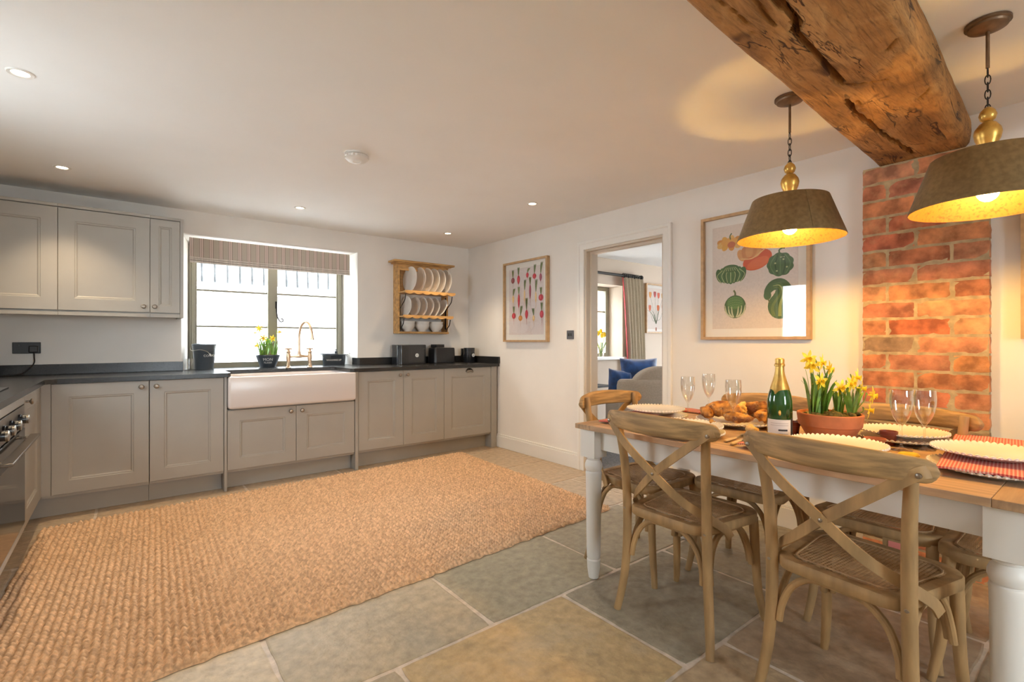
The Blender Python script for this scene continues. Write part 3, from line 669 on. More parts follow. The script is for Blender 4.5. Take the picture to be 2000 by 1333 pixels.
t = thing('bread_bin', 'black enamel bread bin with a round white emblem left of the toaster', 'bread bin', (-.845,-.128,zt), radians(2))
def rrb(hx, hy, r, z, n=6): return rr(-hx,hx,-hy,hy,r,z,n)
b = B(); b.loft([rrb(.168,.088,.05,0), rrb(.172,.092,.05,.004), rrb(.172,.092,.05,.165)]); b.obj('body', 'blackmetal', t)
b = B(); b.loft([rrb(.173,.093,.05,.166), rrb(.174,.094,.05,.203), rrb(.17,.09,.05,.208)]); b.obj('lid', 'blackmetal', t)
def emblem(parent, x, y, z, r=.020):
    e = B(); e.M = Matrix.Translation((x,y,z)) @ Matrix.Rotation(pi/2, 4, 'X'); e.lathe([(r,-.001),(r,.0015),(.001,.0015)], 28); em = e.obj('emblem', 'pale', parent)
    q = B(); q.M = e.M if False else Matrix.Translation((x,y-.0016,z)) @ Matrix.Rotation(pi/2, 4, 'X')
    q.lathe([(r*.55,0),(r*.55,.0006),(r*.42,.0006),(r*.42,0)], 24, caps=False); q.box(-r*.06,r*.06,-r*.3,r*.3,0,.0006); q.obj('motif', 'ink', em)
emblem(t, .045, -.0925, .095)
t = thing('toaster', 'black two-slice toaster in the middle of the right worktop', 'toaster', (-.455,-.15,zt), radians(4))
b = B(); b.loft([rrb(.135,.075,.03,.006), rrb(.140,.080,.03,.012), rrb(.138,.078,.03,.16), rrb(.134,.073,.028,.172)]); b.obj('body', 'black', t)
b = B(); b.box(-.11,.09,-.045,-.015,.1725,.176); b.box(-.11,.09,.015,.045,.1725,.176); b.obj('slots', 'steel', t)
b = B(); b.box(-.108,.0,-.055,-.04,.176,.21); b.box(-.108,.0,.04,.055,.176,.21); b.box(-.108,-.095,-.055,.055,.176,.21); b.box(-.012,.0,-.055,.055,.176,.21); b.obj('bun_rack', 'black', t, bevel=.003)
b = B(); b.box(.138,.165,-.015,.015,.135,.145); b.obj('lever', 'black', t, bevel=.002)
b = B(); b.loft([rrb(.13,.07,.03,0), rrb(.13,.07,.03,.006)]); b.obj('base', 'black', t)
t = thing('canister', 'tall black canister with a round white emblem at the right end of the worktop', 'canister', (-.128,-.215,zt))
B().lathe([(.062,0),(.064,.003),(.064,.135),(.001,.135)], 36).obj('body', 'blackmetal', t)
B().lathe([(.065,.135),(.066,.140),(.066,.166),(.062,.170),(.001,.170)], 36).obj('lid', 'blackmetal', t)
emblem(t, .016, -.0632, .085, .019)
t = tag(B().lathe([(.056,0),(.058,.003),(.058,.160),(.001,.162)], 36).obj('storage_jar', 'blackmetal', loc=(-.092,-.084,zt)), 'plain black jar half hidden behind the black canister', 'jar')

# wall socket, kettle and flex on the left
t = thing('wall_socket', 'black double wall socket above the worktop on the left', 'socket', (-3.81,-.001,1.12))
B().box(-.074,.074,-.008,0,-.041,.041).obj('faceplate', 'black', t, bevel=.003)
for x in (-.045, .02): B().box(x-.006,x+.006,-.012,-.008,.012,.026).obj('switch', 'black', t)
t = thing('plug', 'black plug pushed into the right half of the wall socket', 'plug', (-3.772,-.010,1.112))
B().loft([rrb(.024,.0,.0,0)]) if False else None
B().box(-.025,.025,-.034,0,-.026,.024).obj('plug_body', 'black', t, bevel=.006)
b = B(); b.tube([(.003,-.02,-.022),(.004,-.022,-.06),(.004,-.026,-.10),(-.02,-.035,-.14),(-.06,-.05,-.178),(-.14,-.09,-.1845),(-.22,-.14,-.1845)], .0042, 8, 6); b.obj('flex', 'black', t)
t = thing('kettle', 'black kettle cut off by the left edge', 'kettle', (-4.035,-.22,zt))
B().lathe([(.085,0),(.088,.004),(.088,.02),(.105,.06),(.115,.12),(.108,.18),(.085,.225),(.06,.24),(.001,.243)], 36).obj('body', 'blackmetal', t)
b = B(); b.tube([(-.08,0,.2),(-.1,0,.28),(0,0,.32),(.08,0,.28),(.08,0,.21)], .011, 8, 5); b.obj('handle', 'black', t)

# ------------------------------------------------------------------ plate rack and crockery on it
t = thing('plate_rack', 'waxed pine wall rack with two plate shelves and iron brackets', 'plate rack', (0,0,0))
for xa in (-.97, -.375):
    b = B(); b.plate([(xa,1.25),(xa+.022,1.25),(xa+.022,2.0),(xa,2.0)], -.12, -.002); b.obj('side', 'pine', t, bevel=.002)
b = B(); b.box(-1.03,-.29,-.165,-.002,2.012,2.034); b.box(-1.0,-.32,-.145,-.002,2.0,2.012); b.obj('cornice', 'pine', t, bevel=.005)
B().box(-.948,-.375,-.115,-.10,1.93,2.0).obj('top_rail', 'pine', t, bevel=.002)
b = B()
for k in range(9): b.box(-.948+.0638*k,-.888+.0638*k,-.012,-.002,1.70 if k else 1.29,2.0)
b.obj('back_slats', 'pine', t)
def shelf(z, x0, x1, y0, lobes):
    b = B(); b.box(x0,x1,y0,-.016,z-.012,z); n = 60; P = [(x0+(x1-x0)*i/n, z-.014-.014*abs(sin(pi*lobes*i/n)) if lobes else z-.022) for i in range(n+1)]
    b.plate([(x1,z+.008),(x0,z+.008)]+P, y0-.012, y0+.006); b.obj('shelf', 'pine', t, sharp=.5)
shelf(1.695, -.962, -.352, -.265, 6); shelf(1.438, -.962, -.352, -.225, 6)
B().box(-.965,-.36,-.15,-.002,1.25,1.272).obj('shelf', 'pine', t, bevel=.002)
for x in (-.945, -.378):
    for z, y in ((1.695,-.25),(1.438,-.21)):
        b = B(); b.tube([(x,y,z-.03),(x,y+.02,z-.09),(x,y+.075,z-.135),(x,-.12,z-.175),(x,-.115,z-.19)], .005, 8, 5); b.obj('bracket', 'iron', t)
    B().box(x-.001,x+.004,-.118,-.09,1.30,1.66).obj('iron_strip', 'iron', t)
PL = [(.40,0),(.62,.01),(.66,.022),(.97,.085),(1,.10),(.985,.112),(.95,.108),(.64,.045),(.58,.03),(.001,.028)]
def rackplate(r):
    return B().lathe([(a*r, z*r*1.25) for a, z in PL], 44).obj('plate', 'plate')
ordn = ['first', 'second', 'third', 'fourth', 'fifth', 'last']
p0 = None
for k, x in enumerate((-.83,-.725,-.635,-.555,-.478,-.402)):
    lab = 'large white plate on the upper rack shelf, %s from the left' % ordn[k]
    if p0 is None: p0 = rackplate(.138); tag(p0, lab, 'plate', 'large plates on the upper rack shelf'); p0.location = (x,-.148,1.8335); p0.rotation_euler = (0,-pi/2+.06,.10)
    else: dup(p0, lab, (x,-.148,1.8335), rot=(0,-pi/2+.06,.10))
p0 = None
for k, x in enumerate((-.868,-.765,-.678,-.600,-.525,-.44)):
    lab = 'small white plate on the lower rack shelf, %s from the left' % ordn[k]
    rot = (0,-pi/2+(.08 if k < 5 else .42),.10)
    if p0 is None: p0 = rackplate(.106); tag(p0, lab, 'plate', 'small plates on the lower rack shelf'); p0.location = (x,-.13,1.5455); p0.rotation_euler = rot
    else: dup(p0, lab, (x,-.13,1.5455 if k < 5 else 1.538), rot=rot)
p0 = None; pos = ['left-hand', 'middle', 'right-hand']
for k, x in enumerate((-.842,-.666,-.493)):
    for q in range(2):
        lab = '%s white bowl of the %s stack on the bottom shelf of the pine rack' % (('lower','upper')[q], pos[k])
        L = (x,-.088,1.2725+q*.030)
        if p0 is None:
            p0 = B().lathe([(.036,0),(.040,.002),(.040,.008),(.060,.028),(.076,.055),(.082,.082),(.0795,.083),(.073,.056),(.056,.031),(.03,.014),(.001,.013)], 36).obj('bowl', 'plate', loc=L); tag(p0, lab, 'bowl', 'bowls on the bottom rack shelf')
        else: dup(p0, lab, L)

# ------------------------------------------------------------------ pictures
def ell(cx, cz, rx, rz, rot=0, n=22, lob=0, la=0):
    P = []
    for i in range(n):
        a = 2*pi*i/n; k = 1+la*abs(sin(lob*a/2)) if lob else 1
        x, z = rx*k*cos(a), rz*k*sin(a); P.append((cx+x*cos(rot)-z*sin(rot), cz+x*sin(rot)+z*cos(rot)))
    return P
def line2(pts, w):
    q = cr(pts, 5); L, R = [], []
    for i, p in enumerate(q):
        d = (q[min(i+1,len(q)-1)]-q[max(i-1,0)]).normalized(); ww = (w(i/(len(q)-1)) if callable(w) else w)/2
        L.append((p.x-d.y*ww, p.y+d.x*ww)); R.append((p.x+d.y*ww, p.y-d.x*ww))
    return L, R
def picture(label, loc, w, h, rz, draw, mw=.045, fw=.019, depth=.042, paper=(.70,.615,.55)):
    t = thing('framed_picture', label, 'picture', loc, rz)
    b = B(); a, c = w/2, h/2
    def R(i, y): return [(-a+i,y,-c+i),(a-i,y,-c+i),(a-i,y,c-i),(-a+i,y,c-i)]
    b.loft([R(0,-.002), R(0,-depth), R(fw,-depth), R(fw,-.014)], caps=False); b.obj('frame', 'frame', t, smooth=False)
    B().box(-a+fw,a-fw,-.014,-.004,-c+fw,c-fw).obj('mount', 'mount', t, smooth=False)
    b = B(); cols = []; lay = [.0145]
    def add(P, col):
        lay[0] += .00002; b.poly([(x,-lay[0],z) for x, z in P])
        while len(cols) < len(b.bm.faces): cols.append(col)
    def strip(pts, wd, col):
        L, Rr = line2(pts, wd); lay[0] += .00002
        for i in range(len(L)-1): b.poly([(q[0],-lay[0],q[1]) for q in (L[i],L[i+1],Rr[i+1],Rr[i])])
        while len(cols) < len(b.bm.faces): cols.append(col)
    pa, pc = a-fw-mw, c-fw-mw
    add([(-pa,-pc),(pa,-pc),(pa,pc),(-pa,pc)], paper)
    draw(add, strip, pa, pc)
    bm = b.bm
    me = bpy.data.meshes.new('print')
    for f in bm.faces:
        if f.calc_area() > 0:
            f.normal_update()
            if f.normal.y > 0: f.normal_flip()
    bm.to_mesh(me); bm.free(); me.materials.append(MT['print_']); setcol(me, cols)
    o = bpy.data.objects.new('print', me); COL.objects.link(o); o.parent = t
    B().box(-a+fw,a-fw,-depth+.008,-depth+.010,-c+fw,c-fw).obj('glazing', 'glass', t, smooth=False)
    return t
def draw_roots(add, strip, pa, pc):
    rng = random.Random(4); G = (.13,.17,.06)
    def root(x, z, w, h, col, kind, gl, lean=0, tail=.06):
        x *= pa; z *= pc
        strip([(x,z-h*.4),(x+.002,z-h*.5-tail*.5),(x,z-h*.5-tail)], lambda u: .004*(1-u)+.0008, col)
        for k in (-1,0,1): strip([(x,z+h*.4),(x+k*.006+lean*.4,z+h*.5+gl*.5),(x+k*.014+lean,z+h*.5+gl)], lambda u: .007+.009*sin(pi*u), tuple(v*(1+.25*k) for v in G))
        if kind == 'r': add(ell(x,z,w/2,h/2), col)
        elif kind == 'l':
            P = [(x-w/2*sin(pi*u)**.7*(1-.35*u), z+h/2-h*u) for u in [i/12 for i in range(13)]]; Q = [(2*x-p, q) for p, q in P]; add(P+Q[::-1][1:-1], col)
        add(ell(x-w*.14, z+h*.05, w*.10, h*.28), tuple(min(1,v*1.5+.05) for v in col))
    R, P_, O, Y, D = (.50,.035,.055), (.30,.05,.09), (.62,.25,.05), (.75,.50,.22), (.22,.04,.05)
    for a in [(-.76,.66,.058,.062,D,'r',.08,0,.05),(-.42,.66,.058,.10,R,'l',.08,.0,.05),(.10,.76,.05,.06,R,'l',.04,.03,.02),(.50,.70,.056,.056,R,'r',.09,.01,.05),(.84,.64,.046,.085,P_,'l',.11,.02,.02),
              (-.74,.08,.04,.09,Y,'l',.07,.02,.07),(-.40,.02,.045,.16,R,'l',.07,0,.07),(-.06,.16,.030,.13,Y,'l',.10,.01,.06),(.26,.26,.040,.16,P_,'l',.07,.0,.07),(.58,.08,.032,.12,Y,'l',.12,.01,.10),(.86,.06,.07,.065,R,'r',.07,.0,.04),
              (-.70,-.42,.066,.062,R,'r',.07,.0,.07),(-.30,-.50,.066,.058,O,'r',.10,.02,.07),(.06,-.40,.058,.10,R,'l',.12,.0,.06),(.46,-.52,.038,.06,Y,'r',.07,-.01,.06),(.90,-.42,.056,.075,R,'r',.08,.0,.09)]: root(*a)
def draw_gourds(add, strip, pa, pc):
    G, GL, DG, O, OR = (.075,.14,.055), (.40,.45,.22), (.035,.075,.03), (.62,.28,.07), (.58,.10,.035)
    # scalloped squash
    x, z = -.155, .236
    for k in range(9):
        a = 2*pi*k/9; add(ell(x+.065*cos(a), z+.024*sin(a)-.004, .030, .022, a), ((.66,.36,.08),(.60,.27,.06),(.68,.42,.14))[k % 3])
    add(ell(x,z+.004,.062,.028), (.66,.34,.09)); add(ell(x+.012,z-.016,.028,.022), (.50,.16,.08)); strip([(x+.005,z+.02),(x+.002,z+.045),(x+.014,z+.062)], .008, G)
    # turban squash
    x, z = .0, .125
    add(ell(x+.03,z-.030,.098,.062,.35), OR); add(ell(x+.035,z-.052,.075,.034,.35), (.66,.15,.05))
    for k in (-2,2,-1,1,0): add(ell(x-.022+k*.026, z+.032+.004*k-.003*k*k, .026, .042, -.2*k), ((.62,.30,.11),(.55,.23,.08))[k % 2])
    strip([(x-.08,z-.012),(x,z-.015),(x+.085,z+.04)], .008, (.70,.42,.18))
    # warty gourd
    x, z = .174, .048
    add(ell(x,z,.076,.070,0,44,9,.10), G)
    for k in (-2,-1,0,1,2): strip([(x+k*.014,z+.062),(x+k*.030,z),(x+k*.016,z-.064)], .006, DG if k % 2 else (.12,.21,.085))
    strip([(x,z+.06),(x-.006,z+.09),(x+.016,z+.102),(x+.028,z+.098)], .010, G)
    for sx, sz in ((-.03,.01),(.02,.03),(.04,-.02),(-.02,-.04)): add(ell(x+sx,z+sz,.006,.005), GL)
    # ribbed dark squash
    x, z = -.148, .018
    for k in (-3,3,-2,2,-1,1,0): add(ell(x+k*.026, z-.004, .026, .064-.005*abs(k), -.10*k), G if k % 2 else (.10,.19,.075))
    for k in range(-3,4): strip([(x+k*.020,z+.032),(x+k*.032,z-.005),(x+k*.022,z-.056)], .005, GL)
    add(ell(x,z+.040,.058,.026), (.08,.15,.06))
    for k in range(-3,4): strip([(x+k*.010,z+.048),(x+k*.017,z+.024)], .004, GL)
    # swan-neck gourd
    x, z = .160, -.215
    add(ell(x+.012,z,.074,.082), G)
    strip([(x+.022,z+.02),(x+.036,z+.085),(x+.014,z+.132),(x-.030,z+.132),(x-.062,z+.098),(x-.066,z+.066)], lambda u: .095*(1-u)**1.3+.042-.010*u, G)
    for k, c in ((-1,(.14,.20,.06)),(0,(.30,.36,.13)),(1,(.11,.19,.07))): strip([(x+.012+k*.036,z-.065),(x+.014+k*.046,z),(x+.032+k*.016,z+.08),(x+.010+k*.006,z+.130+k*.012),(x-.03,z+.130+k*.012)], lambda u: .018*(1-u)+.004, c)
    add(ell(x-.064,z+.072,.024,.030), G); strip([(x-.060,z+.05),(x-.055,z+.036),(x-.048,z+.022)], .008, (.16,.15,.06))
    # striped round gourd
    x, z = -.118, -.205
    add(ell(x,z,.075,.078), G); add(ell(x,z+.028,.058,.044), (.11,.22,.075))
    for k in (-3,-2,-1,1,2,3): strip([(x+k*.006,z-.072),(x+k*.019,z-.045),(x+k*.0235,z-.002+.004*abs(k))], lambda u: .004+.006*sin(pi*u), (.55,.55,.36))
    for i in range(5):
        for k in range(-3,4): add(ell(x+k*.014, z+.062-i*.016-.001*k*k, .0035, .003), (.22,.33,.12))
    strip([(x,z+.07),(x+.002,z+.092),(x-.008,z+.112)], .012, (.14,.17,.07))
def draw_tulips(add, strip, pa, pc):
    for x, z, c in ((-.7,.62,(.60,.24,.05)),(-.15,.66,(.40,.06,.06)),(.30,.62,(.56,.10,.05)),(.8,.6,(.62,.3,.06)),(-.75,-.02,(.55,.12,.05)),(.25,.0,(.58,.14,.04)),(.85,.05,(.6,.2,.05))):
        X, Z = x*pa, z*pc
        strip([(X,Z),(X*.6,Z-.16),(-.03,-.18)], .005, (.12,.15,.08))
        for k in (-1,1,0): add(ell(X+k*.012, Z+.012, .018, .045, -k*.22), tuple(v*(1-.15*abs(k)) for v in c))
    for k in (-2,-1,1): strip([(0,-.22),(k*.05,-.08),(k*.10-.02,-.02)], lambda u: .02*(1-u)+.002, (.08,.11,.06))
    add(ell(0,-.30,.016,.03), (.3,.10,.05))
picture('oak framed print of many small radishes and beets nearest the room corner', (0,-1.094,1.582), .70, .842, -pi/2, draw_roots, mw=.055, paper=(.70,.63,.615))
picture('large oak framed print of six coloured gourds behind the hanging lamp', (0,-3.4185,1.607), .708, .855, -pi/2, draw_gourds, mw=.055)
picture('oak framed picture cut off at the right edge beyond the brick pillar', (0,-5.005,1.607), .70, .855, -pi/2, draw_roots, mw=.055)
picture('oak framed tulip print on the far wall seen through the doorway', (2.90,-.6,1.645), .52, .72, 0, draw_tulips, mw=.04)
t = thing('light_switch', 'small dark grey light switch on the wall beside the doorway', 'switch', (-.001,-1.727,1.228), -pi/2)
B().box(-.044,.044,-.008,0,-.041,.041).obj('faceplate', 'switchgrey', t, bevel=.003)
for x in (-.014,.014): B().box(x-.007,x+.007,-.013,-.008,-.013,.013).obj('rocker', 'iron', t, bevel=.001)

# ------------------------------------------------------------------ ceiling fittings
def downlight(label, x, y, w=DOWN_W, seen=True):
    t = thing('downlight', label, 'downlight', (x,y,CH), 0, 'recessed downlights')
    B().lathe([(.028,-.001),(.030,-.004),(.042,-.006),(.045,-.003),(.045,.0)], 32, caps=False).obj('trim_ring', 'plastic', t)
    B().lathe([(.029,-.0015),(.001,-.0015)], 24, caps=False).obj('lens', 'lens', t)
    l = bpy.data.lights.new('downlight_beam', 'SPOT'); l.energy = w; l.color = (1,.77,.50); l.spot_size = radians(100); l.spot_blend = .8; l.shadow_soft_size = .03
    o = bpy.data.objects.new('downlight_beam', l); COL.objects.link(o); o.location = (x,y,CH-.02)
downlight('recessed downlight nearest the upper left corner of the ceiling', -3.60, -2.115)
downlight('recessed downlight above the wall cabinets on the left', -3.57, -.727)
downlight('recessed downlight above the sink window', -2.11, -.67)
downlight('recessed downlight above the plate rack', -.641, -.596)
downlight('recessed downlight between the smoke alarm and the doorway', -.675, -1.965)
for k, (x, y) in enumerate(((-3.4,-6.2),(-1.2,-6.2))): downlight('recessed downlight in the part of the ceiling behind the viewer', x, y, BACK_W)
t = thing('smoke_alarm', 'round white smoke alarm in the middle of the ceiling', 'smoke alarm', (-2.18,-2.115,CH))
B().lathe([(.068,0),(.068,-.008),(.060,-.012)], 40).obj('base', 'plastic', t)
B().lathe([(.060,-.012),(.066,-.016),(.066,-.030),(.054,-.042),(.040,-.046),(.024,-.047),(.022,-.044),(.001,-.044)], 40).obj('cover', 'plastic', t)
b = B()
for k in range(20):
    a = 2*pi*k/20; b.box(.066*cos(a)-.003,.066*cos(a)+.003,.066*sin(a)-.003,.066*sin(a)+.003,-.028,-.018)
b.obj('vents', 'mount', t)

# ------------------------------------------------------------------ oak beam
def beam():
    cracks = [([(-4,-4.40),(-3,-4.38),(-2.4,-4.37),(-1.85,-4.355),(-1.76,-4.355),(-1.68,-4.35),(-1.65,-4.325),(-1.57,-4.325),(-1.46,-4.32),(-1.36,-4.315),(-1.19,-4.305)], .014, .07),
        ([(-1.03,-4.275),(-.88,-4.255),(-.73,-4.26),(-.51,-4.26),(-.37,-4.272),(-.15,-4.285)], .012, .055),
        ([(-2.6,-4.34),(-1.9,-4.315),(-1.83,-4.31),(-1.73,-4.30)], .007, .02), ([(-2.3,-4.26),(-1.97,-4.25),(-1.87,-4.26),(-1.75,-4.245)], .004, .012),
        ([(-1.18,-4.305),(-1.13,-4.335),(-1.115,-4.38),(-1.09,-4.415)], .005, .015), ([(-1.0,-4.295),(-.92,-4.29),(-.87,-4.28)], .005, .012),
        ([(-.82,-4.455),(-.88,-4.495)], .008, .012), ([(-1.31,-4.475),(-1.36,-4.515)], .007, .01)]
    def cdepth(x, y):
        d = 0
        for P, w, dep in cracks:
            if x < P[0][0]-.03 or x > P[-1][0]+.03: 
                if len(P) > 3: continue
            for a, c in zip(P, P[1:]):
                ax, ay = a; vx, vy = c[0]-ax, c[1]-ay; L2 = vx*vx+vy*vy
                u = max(0, min(1, ((x-ax)*vx+(y-ay)*vy)/L2)); q = sqrt((x-ax-u*vx)**2+(y-ay-u*vy)**2)
                ww = w*(.7+.6*noise.noise(Vector((x*14,3,1)))) 
                if q < ww: d = max(d, dep*(1-(q/ww)**2)**.5)
        return d
    rings = []; n = 0; xs = []; x = -4.27
    while x < -.002: xs.append(x); x += .03 if x < -2.3 else .011
    xs.append(0)
    for x in xs:
        yl = -4.108+.040*x+.006*noise.noise(Vector((x*2,0,0))); yr = -4.475+.05*x+.010*noise.noise(Vector((x*1.7,7,0)))
        z0 = 2.121+.004*noise.noise(Vector((x*2.2,3,3))); ring = []; m = 46
        for k in range(8): ring.append((yl+.002*noise.noise(Vector((x*6,k,1))), CH-.001-(CH-.001-z0-.012)*k/8))
        for k in range(m+1):
            u = k/m; y = yl+(yr-yl)*u; rl = min(1, min(u, 1-u)*m/4)
            z = z0+.012*(1-rl)**2+(.014*max(0,(u-.90)/.10)**2)
            z += cdepth(x, y) + .0035*noise.noise(Vector((x*5,y*16,0)))+.0015*noise.noise(Vector((x*16,y*45,2)))
            ring.append((y, z))
        zr = ring[-1][1]
        for k in range(1, 9): ring.append((yr-.008*sin(pi*k/8)+.003*noise.noise(Vector((x*6,k*.7,5))), zr+(CH-.001-zr)*k/8))
        rings.append([(x,y,z) for y, z in ring])
    b = B(); b.loft(rings); tag(b.obj('ceiling_beam', 'beam', sharp=1.2), 'massive old oak beam with long cracks crossing the ceiling onto the brick pillar', 'beam')
beam()

# ------------------------------------------------------------------ brick pillar
def pillar():
    rng = random.Random(11); b = B(); cols = []
    def add(c):
        while len(cols) < len(b.bm.faces): cols.append(c)
    t = thing('brick_pillar', 'red brick pillar with pale mortar carrying the oak beam', 'pillar', (0,0,0))
    B().box(-.049,-.001,-4.5515,-4.0455,.001,2.117).obj('mortar', 'mortar', t, smooth=False)
    ph = 2.117/23
    for r in range(23):
        z0 = r*ph+.007; z1 = (r+1)*ph-.007
        ls = [.232,.277] if r % 2 == 0 else [.112,.262,.135]
        y = -4.044
        for i, L in enumerate(ls):
            y1 = y-L; ya, yb = y-(.007 if i else 0), y1+(.007 if i < len(ls)-1 else 0); y = y1
            c = rng.choice([(.50,.17,.07),(.46,.14,.06),(.55,.24,.115),(.50,.19,.085),(.54,.20,.08),(.44,.16,.08)])
            if rng.random() < .10: c = (.27,.17,.10)
            c = tuple(v*(.92+.16*rng.random()) for v in c)
            ny, nz = max(4, int(L/.03)), 4; g = {}
            def P(iy, iz, x):
                yy = ya+(yb-ya)*iy/ny; zz = z0+(z1-z0)*iz/nz
                e = iy in (0, ny) or iz in (0, nz); s = r*7.3+i*3.1
                yy += (.0045*noise.noise(Vector((zz*38,s,1))) if iy in (0, ny) else 0); zz += (.0042*noise.noise(Vector((yy*34,s,2)))+.002*noise.noise(Vector((yy*90,s,4))) if iz in (0, nz) else 0)
                xx = x+(.004 if e and x < -.045 else 0)+(.004*noise.noise(Vector((yy*25,zz*25,s))) if x < -.045 else 0)
                return b.v((xx, yy, zz))
            F = {(iy,iz): P(iy,iz,-.0535) for iy in range(ny+1) for iz in range(nz+1)}
            for iy in range(ny):
                for iz in range(nz): b.f((F[iy,iz],F[iy+1,iz],F[iy+1,iz+1],F[iy,iz+1]))
            edge = [(k,0) for k in range(ny)]+[(ny,k) for k in range(nz)]+[(ny-k,nz) for k in range(ny)]+[(0,nz-k) for k in range(nz)]
            Bk = [b.v((-.004, F[e].co.y, F[e].co.z)) for e in edge]
            for k in range(len(edge)): b.f((F[edge[k]],F[edge[(k+1) % len(edge)]],Bk[(k+1) % len(edge)],Bk[k]))
            b.f(Bk); add(c)
    o = b.obj('bricks', 'brick', t, sharp=.9); setcol(o.data, cols)
pillar()

# ------------------------------------------------------------------ pendant lamps
def pendant(label, x, y):
    t = thing('pendant_lamp', label, 'pendant lamp', (x,y,0), 0, 'pendant lamps above the table')
    B().lathe([(.001,CH-.001),(.062,CH-.001),(.062,CH-.010),(.056,CH-.013),(.054,CH-.020),(.030,CH-.030),(.012,CH-.034),(.001,CH-.034)], 36).obj('canopy', 'bronze', t)
    B().tube([(0,0,CH-.03),(0,0,2.12)], .0055, 10).obj('rod', 'bronze', t)
    b = B(); z = 2.122
    for k in range(6):
        a = pi/2*(k % 2); h = .017
        b.tube([(.0075*cos(a)*sin(q), .0075*sin(a)*sin(q), z-h+h*cos(q)) for q in [2*pi*i/12 for i in range(12)]], .0019, 6, closed=True); z -= .0255
    b.obj('chain', 'iron', t)
    B().lathe([(.004,1.985),(.010,1.981),(.020,1.970),(.0245,1.955),(.020,1.940),(.012,1.933),(.023,1.926),(.035,1.908),(.038,1.892),(.034,1.872),(.028,1.858),(.026,1.835),(.020,1.80),(.019,1.755),(.001,1.755)], 32).obj('finial', 'gold', t)
    b = B()
    for k in range(3):
        a = 2*pi*k/3+.5; b.tube([(.02*cos(a),.02*sin(a),1.80),(.151*cos(a),.151*sin(a),1.806)], .004, 6)
    b.obj('spider', 'bronze', t)
    prof = [(.152,1.812),(.2165,1.637)]
    b = B(); b.lathe([(.1545,1.815),(.157,1.812),(.2185,1.640),(.219,1.635),(.217,1.635)], 64, caps=False)
    for k in range(2):
        a = 3.95; b.M = Matrix.Rotation(a, 4, 'Z'); b.loft([[(r+.0025,-.006,z),(r+.0025,.006,z),(r+.0005,.007,z),(r+.0005,-.007,z)] for r, z in ((.157,1.812),(.2185,1.640))]); b.M = None; break
    b.lathe([(.157,1.812),(.155,1.816),(.122,1.8165),(.122,1.8150),(.154,1.8145)], 64, caps=False); b.obj('shade', 'shade', t)
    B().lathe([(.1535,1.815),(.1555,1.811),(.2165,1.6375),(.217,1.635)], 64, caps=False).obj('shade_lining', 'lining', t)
    h = B().lathe([(.019,1.76),(.020,1.74),(.033,1.724),(.0345,1.711),(.033,1.711),(.031,1.722),(.001,1.7235)], 28).obj('lamp_holder', 'bronze', t)
    B().ball((0,0,1.690), .031, (1,1,1.1), 14, 9).obj('bulb', 'bulb', h)
pendant('metal shade pendant lamp hanging in front of the gourd picture', -.887, -4.003)
pendant('metal shade pendant lamp cut by the right edge, in front of the brick pillar', -.911, -4.66)

